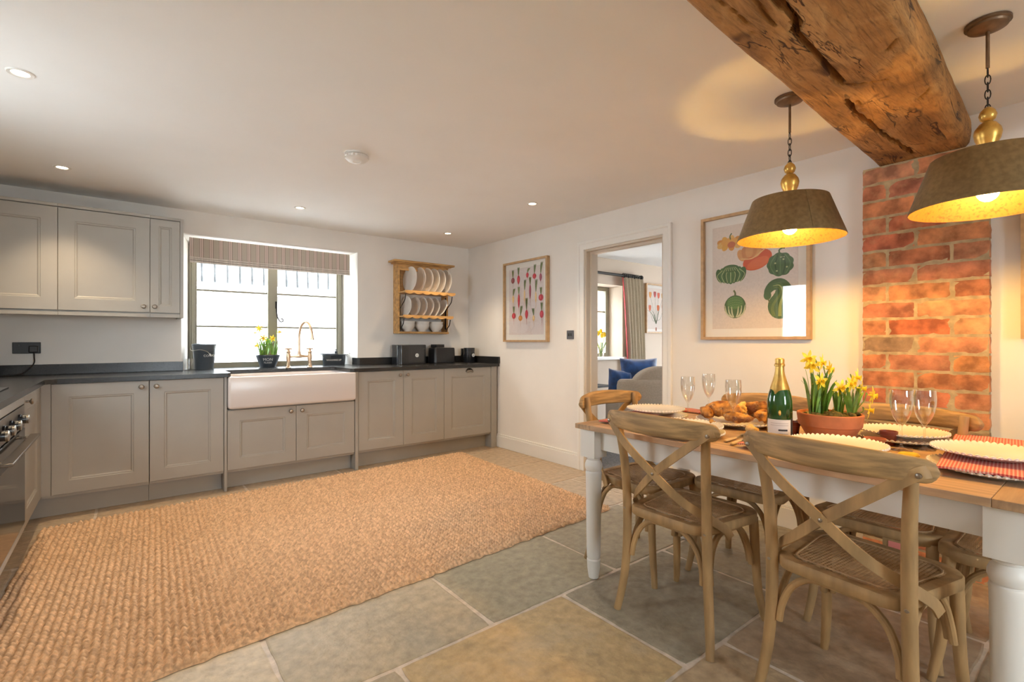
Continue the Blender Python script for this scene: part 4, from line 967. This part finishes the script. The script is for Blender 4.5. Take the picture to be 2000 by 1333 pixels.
# ------------------------------------------------------------------ jute rug
def rug():
    C4 = [Vector((-3.66,-.80,0)), Vector((-.50,-.63,0)), Vector((-.60,-2.725,0)), Vector((-3.75,-2.91,0))]   # far left, far right, near right, near left
    NX, NY, KX, KY = 112, 78, 6, 5; nx, ny = NX*KX, NY*KY
    import numpy as np
    u = np.linspace(0,1,nx+1)[None,:]; v = np.linspace(0,1,ny+1)[:,None]
    P = [np.array(c) for c in C4]
    X = (P[0][0]*(1-u)+P[1][0]*u)*(1-v)+(P[3][0]*(1-u)+P[2][0]*u)*v
    Y = (P[0][1]*(1-u)+P[1][1]*u)*(1-v)+(P[3][1]*(1-u)+P[2][1]*u)*v
    rs = np.random.RandomState(5)
    def smooth(sx, sy, amp):
        g = rs.rand(sy+3, sx+3); gx = u*sx; gy = v*sy; ix = np.floor(gx).astype(int)+0*np.floor(gy).astype(int); iy = np.floor(gy).astype(int)+0*ix
        fx = gx-np.floor(gx); fy = gy-np.floor(gy); fx = fx*fx*(3-2*fx); fy = fy*fy*(3-2*fy)
        return amp*((g[iy,ix]*(1-fx)+g[iy,ix+1]*fx)*(1-fy)+(g[iy+1,ix]*(1-fx)+g[iy+1,ix+1]*fx)*fy-.5)
    cx = u*NX + smooth(40,30,.22); col = np.floor(cx)
    cy = v*NY + smooth(90,60,.25) + .5*(col % 2)
    a = np.abs(np.sin(np.pi*cx)); c = np.abs(np.sin(np.pi*cy))
    rowi = np.floor(cy).astype(int) % 97; coli = col.astype(int) % 89
    kn = rs.rand(97, 89)[rowi, coli]
    H = (a**.85)*(c**.9)
    Z = .006+.018*H*(.85+.3*kn)+smooth(9,7,.003)
    X = X+.002*(kn-.5)*H
    # rolled edges
    eu = np.minimum(u, 1-u)*NX; ev = np.minimum(v, 1-v)*NY; e = np.minimum(eu, ev); k = np.clip(e/.9, 0, 1)
    Z = .001+(Z-.001)*np.sqrt(1-(1-k)**2)+.004*np.exp(-((e-1.1)/.6)**2)
    wav = smooth(60,45,.016); edge = np.exp(-e/1.5); X = X+wav*edge; Y = Y+wav.T[0:1,:][:, :1]*0+smooth(70,50,.016)*edge
    co = np.stack([X,Y,Z], -1).reshape(-1,3)
    idx = np.arange((nx+1)*(ny+1)).reshape(ny+1,nx+1)
    q = np.stack([idx[:-1,:-1],idx[1:,:-1],idx[1:,1:],idx[:-1,1:]], -1).reshape(-1,4)
    me = bpy.data.meshes.new('rug'); me.vertices.add(len(co)); me.vertices.foreach_set('co', co.ravel())
    me.loops.add(q.size); me.loops.foreach_set('vertex_index', q.ravel().astype('i4'))
    me.polygons.add(len(q)); me.polygons.foreach_set('loop_start', np.arange(0,q.size,4).astype('i4')); me.polygons.foreach_set('loop_total', np.full(len(q),4,'i4'))
    me.update(); me.shade_smooth(); me.materials.append(MT['jute'])
    o = bpy.data.objects.new('jute_rug', me); COL.objects.link(o); o.location.z = .001
    tag(o, 'large rectangular woven jute rug in front of the kitchen units', 'rug')
rug()

# ------------------------------------------------------------------ dining table
TZ = .76; TX0, TX1, TY0, TY1 = -1.50, -.60, -4.842, -3.245; cx, cy = (TX0+TX1)/2, (TY0+TY1)/2
T = thing('dining_table', 'long farmhouse dining table with oak top and white turned legs', 'table', (cx,cy,0))
hx, hy = (TX1-TX0)/2, (TY1-TY0)/2
b = B()
for k in range(5): b.box(-hx+2*hx*k/5+.0004, -hx+2*hx*(k+1)/5-.0004, -hy+.0985, hy-.0985, TZ-.024, TZ)
b.obj('tabletop', 'top', T, bevel=.0015)
for s in (-1, 1): B().box(-hx, hx, min(s*hy, s*(hy-.098)), max(s*hy, s*(hy-.098)), TZ-.024, TZ).obj('breadboard_end', 'topend', T, bevel=.002)
a, c = hx-.055, hy-.07
for s in (-1, 1):
    B().box(s*a-.011-s*.015, s*a+.011-s*.015, -c+.045, c-.045, .638, TZ-.024).obj('apron', 'tleg', T)
    B().box(-a+.045, a-.045, s*c-.011-s*.015, s*c+.011-s*.015, .638, TZ-.024).obj('apron', 'tleg', T)
for sx in (-1, 1):
    for sy in (-1, 1):
        b = B(); o_ = (sx*a-sx*.002, sy*c-sy*.002)
        b.box(o_[0]-.045, o_[0]+.045, o_[1]-.045, o_[1]+.045, .600, TZ-.024)
        b.lathe([(.030,.600),(.030,.596),(.034,.590),(.030,.585),(.037,.577),(.0425,.562),(.043,.55),(.038,.535),(.033,.530),(.038,.527),(.040,.520),(.0385,.50),(.034,.12),(.033,.105),(.030,.098),(.034,.093),(.033,.085),(.031,.05),(.024,.002),(.001,.001)], 36, (o_[0],o_[1],0))
        b.obj('leg', 'tleg', T, bevel=.0012, sharp=.45)

# ------------------------------------------------------------------ cross-back chairs
def make_chair(label):
    t = thing('dining_chair', label, 'chair', (0,0,0), 0, 'cross-back chairs round the table')
    # seat frame: rounded trapezoid ring
    def outline(o, z, n=10):
        wf, wr, yf, yr, rf, rb = .218-o, .186-o, .205-o, -.200+o, max(.09-o*.6,.03), max(.07-o*.6,.03)
        P = []
        for px_, py_, a0, r in ((wf,yf,0,rf),(-wf,yf,pi/2,rf),(-wr,yr,pi,rb),(wr,yr,3*pi/2,rb)):
            ccx = px_-r if px_ > 0 else px_+r; ccy = py_-r if py_ > 0 else py_+r
            P += [(ccx+r*cos(a0+pi/2*k/n), ccy+r*sin(a0+pi/2*k/n), z) for k in range(n+1)]
        return P
    b = B(); rs = [outline(.003,.428), outline(0,.432), outline(0,.458), outline(.004,.464), outline(.030,.465), outline(.038,.462), outline(.042,.461), outline(.042,.432), outline(.036,.428)]
    b.loft(rs+[rs[0]], caps=False); st = b.obj('seat', 'oak', t, sharp=.9)
    # cane: interlaced strips clipped to the seat opening
    inn = [Vector(p[:2]) for p in outline(.040, 0)]
    def clip(p, d):
        ts = []
        for q, r in zip(inn, inn[1:]+inn[:1]):
            e = r-q; den = d.x*e.y-d.y*e.x
            if abs(den) < 1e-9: continue
            w = q-p; s = (w.x*e.y-w.y*e.x)/den; u = (w.x*d.y-w.y*d.x)/den
            if 0 <= u < 1: ts.append(s)
        return (min(ts), max(ts)) if len(ts) > 1 else None
    b = B()
    sets = [(0, .0115, .0060, .4632, 0), (pi/2, .0115, .0060, .4639, 0)]
    for ang, pitch, wd, z, off in sets:
        d = Vector((cos(ang), sin(ang))); nrm = Vector((-d.y, d.x)); k = -.30
        while k < .30:
            p = nrm*(k+off); cseg = clip(p, d)
            if cseg:
                A, Z_ = p+d*cseg[0], p+d*cseg[1]; w = nrm*wd/2
                b.loft([[(q.x+w.x,q.y+w.y,z),(q.x-w.x,q.y-w.y,z),(q.x-w.x,q.y-w.y,z-.0008),(q.x+w.x,q.y+w.y,z-.0008)] for q in (A, Z_)])
            k += pitch
    b.obj('cane_panel', 'cane', st, smooth=False)
    b = B(); b.tube(outline(.046,.4655), .0028, 6, closed=True); b.obj('cane_beading', 'cane', st)
    for s in (-1, 1):
        b = B(); b.tube([(s*.220,-.213,0),(s*.212,-.200,.06),(s*.200,-.187,.16),(s*.192,-.182,.28),(s*.189,-.182,.42),(s*.190,-.186,.54),(s*.194,-.197,.66),(s*.202,-.212,.76),(s*.209,-.222,.864)],
            [.0155,.0165,.0178,.0185,.019,.019,.0182,.017,.0155], 14, 5); po = b.obj('back_post', 'oak', t)
        for z in (.447, .525):
            k = B(); k.M = Matrix.Translation((s*.189,-.198,z)) @ Matrix.Rotation(pi/2, 4, 'X'); k.lathe([(.007,-.002),(.0065,.002),(.004,.004),(.001,.004)], 12); k.obj('bolt', 'pewter', po)
        b = B(); b.tube([(s*.186,.165,.436),(s*.188,.172,.36),(s*.190,.178,.25),(s*.196,.188,.13),(s*.207,.203,.04),(s*.214,.210,0)], [.019,.0185,.0175,.0165,.015,.0135], 14, 5); b.obj('front_leg', 'oak', t)
    # bowed top rail
    rings = []; N = 30
    for i in range(N+1):
        u = sin((-1+2*i/N)*pi/2); x = .262*u; y = -.296+.085*u*u*.95; hh = (.041-.011*u*u)*max(.12, sqrt(max(0, 1-(1-min(1, (1-abs(u))*.262/.024))**2))); zc = .844-.008*u*u; th = .0125*(1-.15*u*u)
        tx, ty = 1, 2*.085*.95*u/.262; L = sqrt(tx*tx+ty*ty); nx_, ny_ = -ty/L, tx/L
        ring = []
        for k in range(14):
            a = 2*pi*k/14; ca, sa = cos(a), sin(a); q = (abs(ca)**.6*(1 if ca > 0 else -1), abs(sa)**.6*(1 if sa > 0 else -1))
            ring.append((x+nx_*q[0]*th, y+ny_*q[0]*th, zc+q[1]*hh))
        rings.append(ring)
    B().loft(rings).obj('top_rail', 'rail', t, sharp=1.2)
    for s in (-1, 1):
        dy = .0045*s
        P = [(s*.248,-.232,.838),(s*.222,-.250,.825),(s*.12,-.268+dy,.742),(0,-.252+dy,.645),(-s*.10,-.212+dy,.555),(-s*.178,-.148,.492),(-s*.212,-.098,.452),(-s*.223,-.076,.418)]
        Nn = [(s*.45,-1,.1),(s*.35,-1,.15),(s*.1,-1,.15),(0,-1,.2),(-s*.3,-1,.25),(-s*.9,-.7,.15),(-s*1,-.35,.05),(-s*1,-.3,0)]
        b = B(); b.ribbon(P, Nn, .033, .008, 6); so = b.obj('cross_strap', 'oak', t, bevel=.001)
        k = B(); k.M = Matrix.Translation((s*.232,-.252,.826)) @ Matrix.Rotation(pi/2, 4, 'X'); k.lathe([(.0075,-.003),(.007,.003),(.003,.005),(.001,.005)], 12); k.obj('bolt', 'pewter', so)
    k = B(); k.M = Matrix.Translation((0,-.258,.643)) @ Matrix.Rotation(pi/2, 4, 'X'); k.lathe([(.006,-.004),(.006,.004),(.002,.006),(.001,.006)], 12); k.obj('bolt', 'pewter', so)
    # bentwood braces between the legs
    def brace(p, q, bow):
        P = Vector((*p, 0)); Q = Vector((*q, 0)); mid = (P+Q)/2; n_ = Vector((bow[0], bow[1], 0))
        def at(u, z, k): v = P.lerp(Q, u)+n_*k; return (v.x, v.y, z)
        b = B(); b.tube([at(0,.245,.0), at(.02,.30,.006), at(.10,.365,.012), at(.24,.408,.014), at(.38,.418,.014), at(.62,.418,.014), at(.76,.408,.014), at(.90,.365,.012), at(.98,.30,.006), at(1,.245,0)], .0115, 10, 4); b.obj('brace', 'oak', t)
    brace((-.168,-.178), (.168,-.178), (0,1)); brace((-.166,.170), (.166,.170), (0,-1))
    for s in (-1, 1): brace((s*.188,-.155), (s*.186,.148), (-s,0))
    return t
ch = make_chair('left-hand one of the two oak cross-back chairs seen from behind')
D_ = radians
ch.location = (-1.368,-3.799,0); ch.rotation_euler = (0,0,D_(-91.6))
dup(ch, 'oak cross-back chair seen from behind, closest to the viewer', (-1.408,-4.432,0), D_(-96.5))
dup(ch, 'oak cross-back chair at the far short end of the table, in front of the doorway', (-1.088,-3.358,0), D_(180.7))
dup(ch, 'oak cross-back chair behind the bread, on the wall side of the table', (-.796,-3.774,0), D_(90.2))
e = dup(ch, 'oak cross-back chair in front of the brick pillar with a pink sticker under its seat', (-.817,-4.34,0), D_(89.6))
dup(ch, 'oak cross-back chair mostly hidden by the big white table leg at right', (-.87,-4.75,0), 0)
s = B().box(-.106,-.068,.212,.2135,.385,.425).obj('sticker', 'pink', e, smooth=False); s['label'] = 'pink paper sticker'
B().box(-.13,-.05,.196,.212,.380,.432).obj('front_block', 'oak', e)

# ------------------------------------------------------------------ tableware
def hobnail(r, foot=.62):
    """plate with a beaded rim"""
    b = B(); n = 54; sg = n*4
    prof = [(foot-.02,0),(foot,.0),(foot+.03,.012),(.80,.055),(.965,.105),(.985,.108),(1,.118),(.985,.128),(.95,.120),(.80,.085),(.64,.045),(.001,.040)]
    zs = 1.0
    b.lathe([(a*r, z*r*zs) for a, z in prof], sg, rmod=lambda a, k: 1+(.016*abs(sin(n*a/2)) if k in (4,5,6,7) else 0), zmod=lambda a, k: (.006*abs(sin(n*a/2)) if k in (6,7) else 0))
    for i in range(n):
        a = 2*pi*(i+.5)/n; b.ball((r*.992*cos(a), r*.992*sin(a), r*.122), r*.030, (1,1,.75), 6, 4)
    return b.obj('plate', 'plate')
big = tag(hobnail(.158), 'lower beaded plate of the setting at the far short table end', 'plate', 'beaded plates on the dining table'); big.location = (-1.03,-3.39,TZ)
small = tag(hobnail(.148), 'upper beaded plate of the setting at the far short table end', 'plate', 'beaded plates on the dining table'); small.location = (-1.03,-3.385,TZ+.031)
GP = 'beaded plates on the dining table'
dup(big, 'lower beaded plate just behind the rail of the left-hand near chair', (-1.342,-3.76,TZ))
dup(small, 'upper beaded plate just behind the rail of the left-hand near chair', (-1.325,-3.755,TZ+.024))
dup(big, 'lower beaded plate behind the nearest chair, in front of the flower pot', (-1.335,-4.335,TZ))
dup(small, 'upper beaded plate behind the nearest chair, in front of the flower pot', (-1.285,-4.322,TZ+.031))
dup(big, 'lower beaded plate at the setting in front of the brick pillar', (-.775,-4.385,TZ))
dup(small, 'upper beaded plate at the setting in front of the brick pillar', (-.765,-4.387,TZ+.024))
dup(big, 'lower beaded plate under the red napkin at the right edge of the table', (-1.155,-4.705,TZ))
dup(small, 'upper beaded plate over the red napkin at the right edge of the table', (-1.06,-4.685,TZ+.036))
def napkin(label, c, L, wd, rz, zend=0, lift=.0215, amp=.0015):
    b = B(); nx, ny = 30, 8; rg = []
    def top(u, v):
        e = max(0, abs(u)*L/2-.155)
        return lift + .007 - min(1, e/.08)*zend*1.0 + amp*noise.noise(Vector((u*6, v*2, L*9))) - .002*abs(v)**3
    for i in range(nx+1):
        u = -1+2*i/nx; row = []
        for k in range(ny+1):
            v = -1+2*k/ny; row.append((u*L/2+.004*noise.noise(Vector((v*3,u,2))), v*wd/2+.006*noise.noise(Vector((u*3,v,4))), top(u, v)))
        rg.append(row+[(x,y,z-.0065) for x, y, z in reversed(row)])
    b.loft(rg); o = b.obj('napkin', 'napkin', loc=(c[0],c[1],TZ), rot=(0,0,rz)); tag(o, label, 'napkin', 'red gingham napkins'); return o
napkin('red gingham napkin folded under the plate at the far short end of the table', (-1.05,-3.345), .70, .15, radians(8), .012)
napkin('red gingham napkin lying left of the bread on the wall side of the table', (-.685,-3.40), .44, .11, radians(88), 0, lift=.006, amp=.003)
napkin('red gingham napkin folded under the plate behind the nearest chair', (-1.38,-4.26), .45, .14, radians(82), .010)
napkin('red gingham napkin folded under the plate at the right edge of the table', (-.945,-4.66), .74, .20, radians(6), .0, lift=.0235)

fl = B().lathe([(.036,0),(.037,.0015),(.030,.0035),(.010,.010),(.005,.020),(.004,.045),(.0042,.085),(.006,.092),(.015,.104),(.026,.122),(.034,.145),(.0385,.172),(.0395,.195),(.037,.226),(.0362,.226),(.0385,.195),(.0375,.172),(.033,.146),(.025,.124),(.014,.107),(.002,.098)], 36).obj('champagne_flute', 'flute')
tag(fl, 'tulip champagne flute beside the far end plate, leftmost of the five', 'glass', 'champagne flutes'); fl.location = (-.986,-3.55,TZ); fl.scale = (.93,.93,1)
dup(fl, 'champagne flute standing behind the bread, second from the left', (-.697,-3.50,TZ))
dup(fl, 'champagne flute in front of the bread, left of the champagne bottle', (-1.005,-3.80,TZ))
dup(fl, 'champagne flute right of the flower pot, left one of the right pair', (-.982,-4.434,TZ))
dup(fl, 'champagne flute right of the flower pot, right one of the right pair', (-.903,-4.486,TZ))

t = thing('champagne_bottle', 'green champagne bottle with gold foil neck and white label', 'bottle', (-1.125,-4.06,TZ))
bp = [(.03,.004),(.043,0),(.0465,.004),(.0475,.02),(.0475,.145),(.0465,.165),(.042,.19),(.034,.218),(.026,.245),(.0195,.268),(.0165,.285),(.0160,.305),(.019,.306),(.019,.313),(.0155,.315),(.0155,.326),(.001,.327)]
B().lathe(bp, 44).obj('glass_body', 'bottle', t)
B().lathe([(.0418,.193),(.0414,.1935),(.0349,.218),(.0268,.245),(.0203,.268),(.0173,.286),(.0168,.304),(.0198,.305),(.0200,.313),(.0172,.316),(.0180,.330),(.0165,.336),(.010,.339),(.001,.339)], 40, zmod=lambda a, k: (-.012*abs(cos(1.5*a)) if k < 2 else 0)).obj('foil', 'foil', t)
def wrap(r, a0, a1, z0, z1, m, nm, par, n=14, th=.0004):
    b = B(); b.loft([[(r*cos(a),r*sin(a),z0),((r+th)*cos(a),(r+th)*sin(a),z0),((r+th)*cos(a),(r+th)*sin(a),z1),(r*cos(a),r*sin(a),z1)] for a in [a0+(a1-a0)*i/n for i in range(n+1)]]); return b.obj(nm, m, par)
va = atan2(-4.97+4.06, -3.271+1.125)       # towards the room side
lb = wrap(.0476, va-1.15, va+.95, .018, .088, 'label', 'label', t)
wrap(.0481, va-.10, va+.62, .042, .049, 'ink', 'lettering_bar', lb)
for z in (.072,.064,.030): wrap(.0481, va-.75, va+.70, z, z+.0012, 'pewter', 'fine_print', lb)
wrap(.0476, va+.98, va+1.35, .006, .092, 'ink', 'side_band', t)
B().ball((.0472*cos(va),.0472*sin(va),.116), .011, (.5,.5,1), 14, 10).obj('medallion', 'foil', t)

random.seed(5)
t = daffodils('potted_daffodils', 'large terracotta bowl of yellow daffodils and moss in the middle of the table', (-.955,-4.187,TZ),
    [(.088,0),(.092,.004),(.122,.052),(.124,.056),(.131,.060),(.138,.106),(.136,.110),(.127,.110),(.119,.092),(.001,.09)], 'terra', .125, .096,
    [(-.058,.052,12,0.186,.055),(-.035,.035,12,0.192,.05),(-.005,.03,10,0.156,.045),(.045,-.025,11,0.120,.04),(.072,-.070,11,0.132,.05)],
    [(-0.055,0.05,-0.095,0.058,0.336,-2.4),(-0.05,0.045,-0.08,0.045,0.307,-2.7),(-0.045,0.04,-0.045,0.02,0.320,-1.5),(-0.02,0.035,-0.005,0,0.292,-0.9),(-0.01,0.03,-0.062,0.018,0.243,-2.2),
     (0.03,-0.02,0.02,-0.04,0.215,-2.3),(0.045,-0.025,0.045,-0.075,0.234,-1.9),(0.065,-0.06,0.068,-0.09,0.260,-1.5),(0.07,-0.07,0.085,-0.105,0.215,-1.2),(0.08,-0.07,0.135,-0.135,0.184,-1),(0.085,-0.075,0.105,-0.13,0.126,-1.4)], .036)
t.scale = (.87,.87,1)
def pot(label, loc, r, h, m):
    tag(B().lathe([(r*.72,0),(r*.75,.002),(r*.92,h*.72),(r,h*.74),(r*1.02,h),(r*.93,h),(r*.88,h*.6),(r*.70,.006),(.001,.006)], 32).obj('small_pot', m, loc=loc), label, 'pot')
pot('small dark red pot to the right of the terracotta bowl', (-.90,-4.375,TZ), .030, .055, 'terrad')
pot('small shallow terracotta dish between the bowl and the dark red pot', (-.985,-4.352,TZ), .036, .034, 'terra')
pot('small dark red pot between the champagne bottle and the terracotta bowl', (-.985,-4.055,TZ), .030, .060, 'terrad')
tag(B().lathe([(.030,0),(.032,.003),(.027,.008),(.001,.009)], 24).obj('reflection_disc', 'yellow_reflection', loc=(-1.06,-4.475,TZ)), 'flat yellow disc painted as a glass reflection in front of the right pair of flutes', 'reflection')  # disc stands in for a yellow reflection at a glass base

# bread platter
def scal(r): return hobnail(r, .7)
pl = tag(scal(.185), 'wide beaded platter carrying the bread', 'platter'); pl.name = 'bread_platter'; pl.location = (-.905,-3.765,TZ)
def loaf(name, label, pts, rad, m=('crust','crumb'), flat=.8, bump=.006, seed=0, cut=None, group='pieces of torn bread'):
    q = cr([(*p, r) for p, r in zip(pts, rad)], 9)
    b = B(); b.tube([v[:3] for v in q], [v[3] for v in q], 28, flat=flat)
    bm = b.bm; bm.normal_update()
    for v in bm.verts:
        v.co += v.normal*bump*(2.6*noise.noise(v.co*15+Vector((seed,0,0)))-2.2*abs(noise.noise(v.co*26+Vector((seed,9,0))))+.9+.6*noise.noise(v.co*85+Vector((0,seed,0))))
    if cut:
        for f in bm.faces:
            if f.normal.dot(Vector(cut[0])) > cut[1]: f.material_index = 1
    o = b.obj(name, list(m), sharp=2); tag(o, label, 'bread', group); return o
z = TZ+.022
loaf('bread_loaf', 'biggest golden bread piece, upright torn loaf left on the platter', [(-.965,-3.625,z+.028),(-.935,-3.67,z+.045),(-.915,-3.72,z+.048),(-.925,-3.77,z+.030),(-.93,-3.79,z+.02)], [.012,.046,.052,.038,.014], cut=((-.75,.3,-.2),.72), seed=1)
loaf('bread_loaf', 'dark brown torn crust at the left rim of the platter', [(-.87,-3.595,z+.03),(-.915,-3.61,z+.034),(-.985,-3.655,z+.026),(-1.015,-3.70,z+.018)], [.010,.032,.030,.010], seed=2)
loaf('bread_roll', 'short round-ended baguette piece lying at the front of the platter', [(-1.00,-3.755,z+.022),(-1.0,-3.78,z+.026),(-.985,-3.85,z+.027),(-.975,-3.885,z+.022)], [.010,.028,.027,.010], seed=3)
loaf('bread_loaf', 'golden crusty bread piece at the right of the platter behind the bottle', [(-.80,-3.76,z+.04),(-.80,-3.81,z+.056),(-.80,-3.87,z+.050),(-.80,-3.91,z+.03)], [.014,.044,.044,.014], seed=4, bump=.010)
loaf('bread_loaf', 'rough dark bread chunk at the right rim of the platter', [(-.93,-3.855,z+.03),(-.895,-3.875,z+.04),(-.86,-3.905,z+.036),(-.83,-3.92,z+.026)], [.012,.034,.034,.012], seed=6, bump=.010)
loaf('bread_chunk', 'pale crumbly bread chunk in the middle of the platter', [(-.86,-3.73,z+.035),(-.85,-3.76,z+.052),(-.86,-3.80,z+.04)], [.016,.034,.016], m=('crumb','crust'), seed=7, bump=.010)
loaf('bread_chunk', 'small pale torn bread piece on the table in front of the platter', [(-1.075,-3.905,TZ+.016),(-1.085,-3.925,TZ+.02),(-1.075,-3.95,TZ+.015)], [.010,.021,.010], m=('crumb','crust'), seed=8)
loaf('bread_chunk', 'small bread piece lying on the plate behind the left-hand near chair', [(-1.235,-3.80,TZ+.055),(-1.225,-3.815,TZ+.058),(-1.225,-3.835,TZ+.054)], [.008,.016,.008], seed=9)
def cutlery(name, label, x, y, rz, kind):
    t = thing(name, label, kind, (x,y,TZ+.006), rz, 'cutlery with pale handles')
    b = B(); b.tube([(-.10,0,0),(-.09,0,.001),(-.04,0,.001),(0,0,0)], [.005,.0085,.0075,.005], 12, 3, flat=.65); b.obj('handle', 'handle', t)
    b = B()
    if kind == 'knife': b.loft([[(0,-.004,0),(0,.004,0),(0,.004,.0015),(0,-.004,.0015)],[(.02,-.007,0),(.02,.007,0),(.02,.007,.0015),(.02,-.007,.0015)],[(.10,-.009,0),(.10,.006,0),(.10,.006,.0015),(.10,-.009,.0015)],[(.12,0,0),(.12,.005,0),(.12,.005,.001),(.12,0,.001)]])
    elif kind == 'spoon':
        b.tube([(0,0,0),(.05,0,.004),(.07,0,.003)], .0025, 8, 3); b.ball((.09,0,.001), .024, (1,.65,.18), 14, 8)
    else:
        b.tube([(0,0,0),(.05,0,.004),(.065,0,.002)], .0025, 8, 3); b.box(.06,.07,-.010,.010,0,.003)
        for k in range(4): b.box(.07,.11,-.010+k*.0058,-.007+k*.0058,.0005,.0025)
    b.obj('blade' if kind == 'knife' else 'bowl' if kind == 'spoon' else 'tines', 'steel', t); return t
cutlery('table_knife', 'pale-handled knife to the right of the left-hand near setting, nearer the table edge', -1.305, -3.985, radians(8), 'knife')
cutlery('table_spoon', 'pale-handled spoon beside the knife at the left-hand near setting', -1.265, -3.945, radians(4), 'spoon')
cutlery('table_fork', 'fork to the left of the left-hand near setting, half hidden by the chair rail', -1.36, -3.575, radians(2), 'fork')
cutlery('table_spoon', 'spoon to the right of the nearest setting, showing below the nearest chair rail', -1.34, -4.56, radians(4), 'spoon')

# ------------------------------------------------------------------ lounge furniture seen through the doorway
t = thing('curtain_rail', 'dark curtain pole with a ball end over the lounge window', 'curtain rail', (0,0,0))
b = B(); b.tube([(1.0,-.68,2.06),(2.42,-.68,2.06)], .018, 14); b.obj('pole', 'iron', t)
b = B(); b.ball((2.455,-.68,2.06), .034); b.obj('finial', 'iron', t)
for k in range(8):
    x = 2.07+.045*k; b = B(); b.M = Matrix.Translation((x,-.68,2.06)) @ Matrix.Rotation(pi/2, 4, 'Y'); b.lathe([(.024,-.006),(.032,-.006),(.032,.006),(.024,.006),(.024,-.006)], 20, caps=False); b.obj('ring', 'iron', t)
b = B(); b.tube([(2.38,-.68,2.06),(2.38,-.605,2.06)], .010, 8); b.obj('bracket', 'iron', t)
t = thing('curtain', 'beige pleated curtain with a red leading edge beside the lounge window', 'curtain', (2.05,-.68,.06))
def cur(x0, x1, m, nm, ph):
    b = B(); R = []
    for j in range(13):
        z = 1.975*j/12; k = 1-j/12; row = []
        n = max(6, int((x1-x0)/.008))
        for i in range(n+1):
            x = x0+(x1-x0)*i/n; row.append((x+.16*(k**.8)*(1-.35*x/.36)+.02*sin(x*30)*k, -.012+.026*sin(x*2*pi/.07+ph), z))
        R.append(row+[(x,y+.004,z) for x, y, z in reversed(row)])
    b.loft(R); b.obj(nm, m, t, sharp=1.5)
cur(.022,.40,'curtain','drape',0); cur(0,.022,'red','leading_edge',0)
# armchair
t = thing('armchair', 'beige upholstered armchair seen from behind through the doorway', 'armchair', (1.335,-1.63,0), radians(-38.4))
def cushion(x0,x1,y0,y1,z0,z1,r,n=5):
    b = B(); q = []
    for f, z in ((.4,z0),(.12,z0+r*.3),(0,z0+r),(0,z1-r),(.12,z1-r*.3),(.4,z1)): q.append(rr(x0+f*r,x1-f*r,y0+f*r,y1-f*r,r,z,n))
    return b.loft(q)
cushion(-.42,.42,-.40,-.20,.10,.765,.07).obj('backrest', 'linen', t)
cushion(-.42,-.26,-.38,.40,.10,.60,.06).obj('arm', 'linen', t); cushion(.26,.42,-.38,.40,.10,.60,.06).obj('arm', 'linen', t)
cushion(-.26,.26,-.22,.40,.12,.34,.04).obj('base', 'linen', t); cushion(-.255,.255,-.20,.40,.34,.46,.05).obj('seat_cushion', 'linen', t)
b = B(); b.plate([(-.27+.69*k/24, .70+(.20 if k < 14 else .20-.03*((k-14)/10)**2)*min(1, max(0, 1-((10-k)/10)**2 if k < 10 else 1))**.6) for k in range(25)]+[(.42,.70),(-.27,.70)], -.37, -.19); b.obj('back_roll', 'linen', t, bevel=.03, seg=3, sharp=1.0)
for x in (-.34,.34):
    for y in (-.32,.33): B().lathe([(.022,0),(.028,.10),(.001,.101)], 14, (x,y,.004)).obj('foot', 'iron', t)
def soft(name, label, loc, rz, hx_, hy_, hz, rot=(0,0,0), m='velvet', cat='cushion', group=None):
    b = B(); n = 14; g = {}
    R = []
    for j in range(n+1):
        v = -1+2*j/n; row = []
        for i in range(n+1):
            u = -1+2*i/n; th = hz*((1-u**4)*(1-v**4))**.6; pin = 1-.06*(1-abs(u))*abs(v)-.0
            row.append((hx_*u*(1-.07*(1-v*v)*abs(u)), hy_*v*(1-.07*(1-u*u)*abs(v)), th+(.022*noise.noise(Vector((u*2.2,v*2.2,hx_*9)))+.010*noise.noise(Vector((u*6,v*6,hx_*5))))*((1-u**6)*(1-v**6))**.3))
        R.append(row+[(x,y,-z-.001) for x, y, z in reversed(row)])
    b.loft(R); o = b.obj(name, m, loc=loc, rot=rot, sharp=2); tag(o, label, cat, group); return o
soft('throw_cushion', 'large blue velvet cushion leaning on the armchair back', (1.27,-1.545,.735), 0, .21,.245,.10, (radians(80),0,radians(-38.4)), group='blue velvet cushions')
soft('throw_cushion', 'smaller blue velvet cushion at the left side of the armchair', (1.035,-1.46,.665), 0, .14,.19,.08, (radians(78),radians(8),radians(-30)), group='blue velvet cushions')
t = thing('side_table', 'small dark side table under the lounge window', 'table', (1.15,-.86,0))
B().box(-.25,.25,-.20,.20,.615,.635).obj('top', 'iron', t, bevel=.004)
for x in (-.22,.22):
    for y in (-.17,.17): B().tube([(x,y,.004),(x,y,.615)], .012, 8).obj('leg', 'iron', t)
t = thing('vase_of_tulips', 'glass vase of orange tulips on the lounge window sill', 'vase', (1.86,-.46,.951))
B().lathe([(.04,0),(.045,.003),(.048,.12),(.045,.12),(.04,.006),(.001,.006)], 24).obj('vase', 'flute', t)
for k, (x, y, z) in enumerate(((-.05,0,.30),(.02,.02,.33),(.06,-.01,.28),(-.01,-.03,.27))):
    b = B(); b.tube([(x*.2,y*.2,.01),(x*.6,y*.6,.15),(x,y,z)], .003, 6, 4); s_ = b.obj('stem', 'stem', t)
    B().ball((x,y,z+.025), .024, (1,1,1.5), 12, 8).obj('bloom', 'corona', s_)
    b = B(); b.ribbon([(x*.2,y*.2,.05),(x*.9,y,.14),(x*1.5,y*1.4,.20)], [(0,1,.2)]*3, .018, .001, 4); b.obj('leaf', 'leaf', t)
